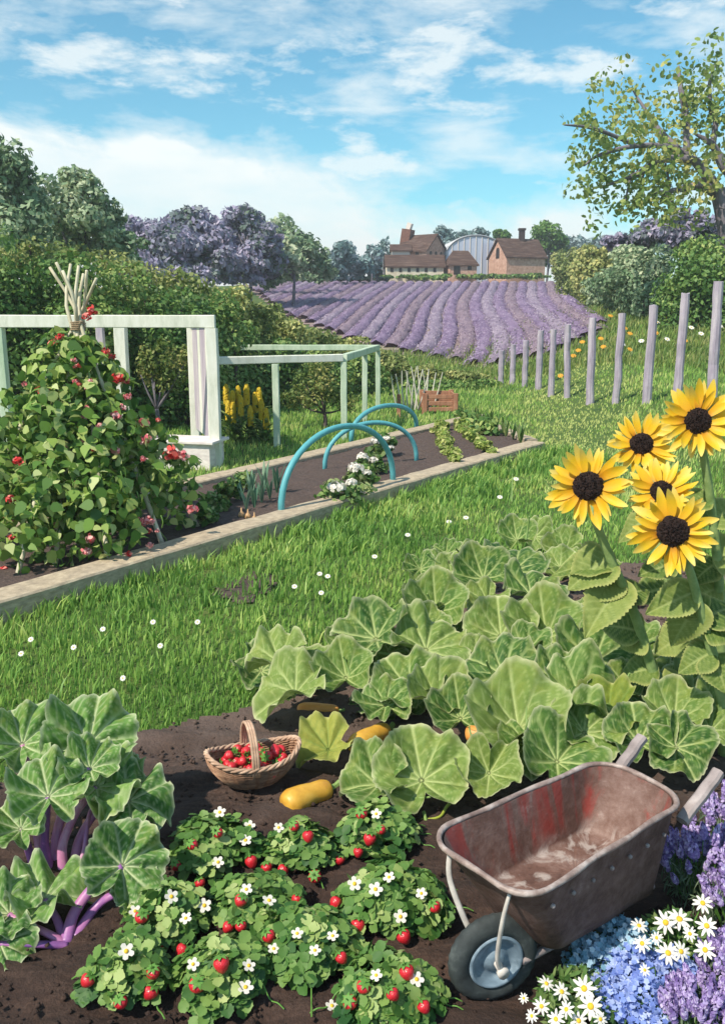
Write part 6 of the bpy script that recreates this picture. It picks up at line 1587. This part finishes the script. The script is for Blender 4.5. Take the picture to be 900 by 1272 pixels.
# handles run under the tray and come out behind it
for sgn, tip in ((1, (892, 959)), (-1, (797, 916))):
    e = AT(*tip, 0.0001 + (barO + BL(LEN + .27, sgn * W_R * .9, .68)).y) - barO
    a0 = BL(.20, sgn * W_F * .32, .20); a1 = BL(LEN * .55, sgn * W_R * .45, .195 + .0); a2 = BL(LEN + .035, sgn * W_R * .88, .56)
    q = [a2 - up * .03 - u_ * .01, a2.lerp(e, .5), e]
    V, Fb = beam(q[0], q[2], .052, .042, jit=.002, nseg=6); hd_ = MB().add(V, Fb)
    hd_.build('handle', m_handle, root)
    MB().add(*tube(spline([a0, a1, BL(LEN - .03, sgn * W_R * .5, .205)], 5), .016, 8)).build('frame_rail', m_handle, root, True)
    q = spline([BL(LEN * .70, sgn * W_R * .45, .20), BL(LEN * .74, sgn * W_R * .52, .10), BL(LEN * .76, sgn * W_R * .55, .04), BL(LEN * .9, sgn * W_R * .55, .04)], 5)
    MB().add(*tube(q, .014, 7)).build('leg', m_pale, root, True)

# ================================================================ flowers by the barrow
m_lv = NT('lavender_florets'); m_lv = m_lv.finish(m_lv.ramp(m_lv.attr('rnd'), [(0, (.15, .09, .30)), (.4, (.28, .20, .48)), (.75, (.44, .35, .66)), (1, (.64, .57, .82))]), .7, trans=.15)
L_lav = mat_leaves('lavender_foliage', [(.06, .11, .06), (.12, .18, .10), (.20, .27, .17)], .15)
def spike_mesh(i):
    n = 60; th = rng.uniform(0, 6.283, n); z = rng.random(n); r_ = .15 * np.sin(np.pi * (z * .8 + .15)) + .02
    P = np.stack([np.cos(th) * r_, np.sin(th) * r_, z], 1); V, Fi, rr_ = leaves(P, unit(np.stack([np.cos(th), np.sin(th), .5 + 0 * z], 1)), .26, .17, 6, droop=-1)
    o = meshobj('flower_spike', V, [Fi], m_lv, None, rnd=rr_); me = o.data; bpy.data.objects.remove(o); return me
SPK = [spike_mesh(i) for i in range(4)]
def lavender(px, py, rpx, n, label, h=.34, lean=(0, 0)):
    g = AZ(px, py, .04); r_ = rpx / ppm(g); root = empty('lavender_bush', g, label, 'lavender', 'lavender bushes right of the barrow')
    V_, F_, R_ = [], [], []
    b = MB()
    for i in range(n):
        a = random.uniform(0, 6.283); q = math.sqrt(random.random()) * r_; hh = h * random.uniform(.7, 1.1) * (1 - .35 * (q / r_) ** 2)
        x, y = math.cos(a) * q, math.sin(a) * q; d = Vector((x / r_ * .45 + lean[0] + random.gauss(0, .12), y / r_ * .4 + lean[1] + random.gauss(0, .12), 1)).normalized()
        p0 = Vector((x * .5, y * .5, 0)); p1 = Vector((x, y, hh)); b.add(*tube([p0, p1.lerp(p0, .5), p1 + d * .01], .0022, 4, cap=False))
        o = bpy.data.objects.new('flower_spike', random.choice(SPK)); COL.objects.link(o); o.parent = root
        L_ = random.uniform(.055, .085); o.matrix_local = Matrix.Translation(p1) @ d.to_track_quat('Z', 'Y').to_matrix().to_4x4() @ Matrix.Rotation(random.uniform(0, 6), 4, 'Z') @ Matrix.Scale(L_, 4)
    b.build('stems', m_calyx, root)
    n2 = 900; th = rng.uniform(0, 6.283, n2); u = np.sqrt(rng.random(n2)); Z_ = rng.random(n2) * h * .8
    P = np.stack([np.cos(th) * u * r_, np.sin(th) * u * r_, Z_], 1); Vv, Fi, rr_ = leaves(P, unit(rng.normal(size=(n2, 3)) + np.array([0, -.3, .2])), .06, .008, 4, droop=-3)
    meshobj('foliage', Vv, [Fi], L_lav, root, rnd=rr_)
lavender(915, 1075, 54, 95, 'violet lavender bush beside the rear side of the barrow, highest at the right edge')
lavender(868, 1118, 46, 90, 'violet lavender bush touching the lower side of the barrow tray', .28)
lavender(930, 1165, 56, 95, 'pale violet lavender bush at the right edge behind the white star flowers', .3)
lavender(920, 1260, 52, 95, 'lavender bush in the bottom right corner, right of the blue flowers', .26)
lavender(865, 1295, 44, 80, 'lavender bush at the very bottom, right of the blue flowers', .2)
# white star flowers
def star_mesh():
    b = MB()
    for j in range(10):
        a = 6.283 * j / 10 + random.uniform(-.12, .12); L_ = random.uniform(.85, 1.08); w_ = .14
        q = [(.12, -.05, .02), (.5, -w_, .07), (.85, -w_ * .7, .03), (1.0, 0, -.02), (.85, w_ * .7, .03), (.5, w_, .07), (.12, .05, .02)]
        b.add([((x * L_) * math.cos(a) - y * math.sin(a), (x * L_) * math.sin(a) + y * math.cos(a), z) for x, y, z in q], [tuple(range(7))])
    o = b.build('petals', m_wp, None); me = o.data; bpy.data.objects.remove(o); return me
ST = [star_mesh() for _ in range(3)]
L_star = mat_leaves('star_flower_leaves', [(.05, .12, .03), (.09, .19, .05), (.16, .27, .08), (.27, .36, .14)])
def star_plant(g_px, flw, label, rpx, h=.26):
    g = AZ(*g_px, .04); r_ = rpx / ppm(g); root = empty('star_flower_plant', g, label, 'white flowers', 'white star flowers by the barrow')
    b = MB()
    for (x, y, r) in flw:
        q = AZ(x, y, .04 + h * random.uniform(.8, 1.1)); rr_ = r / ppm(q)
        C = (Vector((0, 0, CAMZ)) - q).normalized(); nrm = (C + up * .4 + Vector((random.gauss(0, .35), random.gauss(0, .25), random.gauss(0, .2)))).normalized()
        o = bpy.data.objects.new('flower', random.choice(ST)); COL.objects.link(o); o.parent = root
        o.matrix_local = Matrix.Translation(q - g) @ nrm.to_track_quat('Z', 'Y').to_matrix().to_4x4() @ Matrix.Rotation(random.uniform(0, 6), 4, 'Z') @ Matrix.Scale(rr_, 4)
        c = bpy.data.objects.new('flower_centre', FC); COL.objects.link(c); c.parent = o; c.scale = (.9, .9, .7)
        b.add(*tube([Vector(((q - g).x * .5, (q - g).y * .5, 0)), (q - g) * .7, q - g - nrm * .005], .0028, 5))
    b.build('stems', m_calyx, root)
    n2 = 620; th = rng.uniform(0, 6.283, n2); u = np.sqrt(rng.random(n2)); Z_ = rng.random(n2) * h * .78 * (1 - .5 * u * u)
    P = np.stack([np.cos(th) * u * r_, np.sin(th) * u * r_, Z_ + .01], 1); Vv, Fi, rr2 = leaves(P, unit(rng.normal(size=(n2, 3)) * .7 + np.array([0, -.2, .8])), .055, .018, 6, droop=-1)
    meshobj('foliage', Vv, [Fi], L_star, root, rnd=rr2)
star_plant((838, 1195), [(793, 1150, 11), (826, 1146, 15), (843, 1142, 16), (872, 1122, 13), (877, 1150, 14), (797, 1172, 12), (829, 1184, 15), (845, 1182, 13), (875, 1180, 14), (800, 1205, 8), (856, 1160, 10), (815, 1165, 9)], 'white star flowers under the barrow side, upper group', 46)
star_plant((715, 1262), [(678, 1222, 11), (697, 1232, 12), (725, 1228, 16), (733, 1250, 17), (703, 1254, 12), (672, 1250, 11), (690, 1266, 12), (660, 1262, 9), (718, 1268, 12), (745, 1266, 10), (650, 1240, 7)], 'white star flowers in front of the wheel, lower group', 48, .2)
m_bl = NT('blue_florets'); m_bl = m_bl.finish(m_bl.ramp(m_bl.attr('rnd'), [(0, (.10, .16, .50)), (.4, (.20, .30, .70)), (.75, (.38, .48, .82)), (1, (.64, .72, .90))]), .6, trans=.2)
m_tl = NT('pale_turquoise_florets'); m_tl = m_tl.finish(m_tl.ramp(m_tl.attr('rnd'), [(0, (.12, .28, .42)), (.4, (.26, .46, .60)), (.75, (.44, .60, .76)), (1, (.70, .80, .86))]), .6, trans=.2)
L_fm = mat_leaves('low_flower_leaves', [(.03, .09, .04), (.06, .15, .06), (.11, .22, .08)])
def carpet(px, py, rpx, h, mat, label, n=520, nm='blue_flower_plant'):
    g = AZ(px, py, .04); r_ = rpx / ppm(g); root = empty(nm, g, label, 'small flowers', 'low blue flower cushions')
    n2 = 700; th = rng.uniform(0, 6.283, n2); u = np.sqrt(rng.random(n2)); Zc = h * np.sqrt(1 - .8 * u * u)
    P = np.stack([np.cos(th) * u * r_, np.sin(th) * u * r_, Zc * rng.random(n2)], 1); Vv, Fi, rr2 = leaves(P, unit(rng.normal(size=(n2, 3)) * .6 + np.array([0, 0, .9])), .045, .02, 6)
    meshobj('foliage', Vv, [Fi], L_fm, root, rnd=rr2)
    # five-petalled tiny florets in clusters over the dome
    nc = n // 6; th = rng.uniform(0, 6.283, nc); u = np.sqrt(rng.random(nc)); C_ = np.stack([np.cos(th) * u * r_, np.sin(th) * u * r_, h * np.sqrt(1 - .8 * u * u) + .012], 1)
    c_i = rng.integers(0, nc, n); Pc = C_[c_i] + rng.normal(size=(n, 3)) * .014; Nc = unit(rng.normal(size=(n, 3)) * .45 + np.array([0, -.35, .9])); cr_ = rng.random(nc)
    t0 = rng.normal(size=(n, 3)); t0 = unit(t0 - Nc * np.sum(t0 * Nc, 1, keepdims=True)); b0 = np.cross(Nc, t0); Vs, Fs_, k0 = [], [], 0
    for a in range(5):
        ca, sa = math.cos(a * 1.2566), math.sin(a * 1.2566); t_ = t0 * ca + b0 * sa; b_ = -t0 * sa + b0 * ca; s_ = .0125
        Q = np.stack([Pc, Pc + t_ * s_ * .6 - b_ * s_ * .42, Pc + t_ * s_ + Nc * s_ * .1, Pc + t_ * s_ * .6 + b_ * s_ * .42], 1).reshape(-1, 3); Vs.append(Q); Fs_.append(np.arange(n * 4).reshape(n, 4) + k0); k0 += n * 4
    rv = np.clip(cr_[c_i] * .7 + rng.random(n) * .3, 0, 1); meshobj('blossoms', np.concatenate(Vs), Fs_, mat, root, rnd=np.tile(np.repeat(rv, 4), 5))
carpet(772, 1200, 44, .15, m_tl, 'turquoise tinted flower cushion under the barrow tray')
carpet(735, 1215, 34, .12, m_tl, 'pale turquoise flower cushion between the wheel and the blue flowers')
carpet(785, 1232, 42, .13, m_bl, 'deep blue flower cushion between the two groups of white star flowers', 700)
carpet(800, 1268, 44, .12, m_bl, 'blue flower cushion at the bottom edge left of the lavender', 700)
carpet(752, 1262, 30, .11, m_bl, 'small blue flower cushion right of the lower white star flowers', 480)
carpet(838, 1242, 36, .14, m_bl, 'blue flower cushion mixing into the lavender at the right', 560)
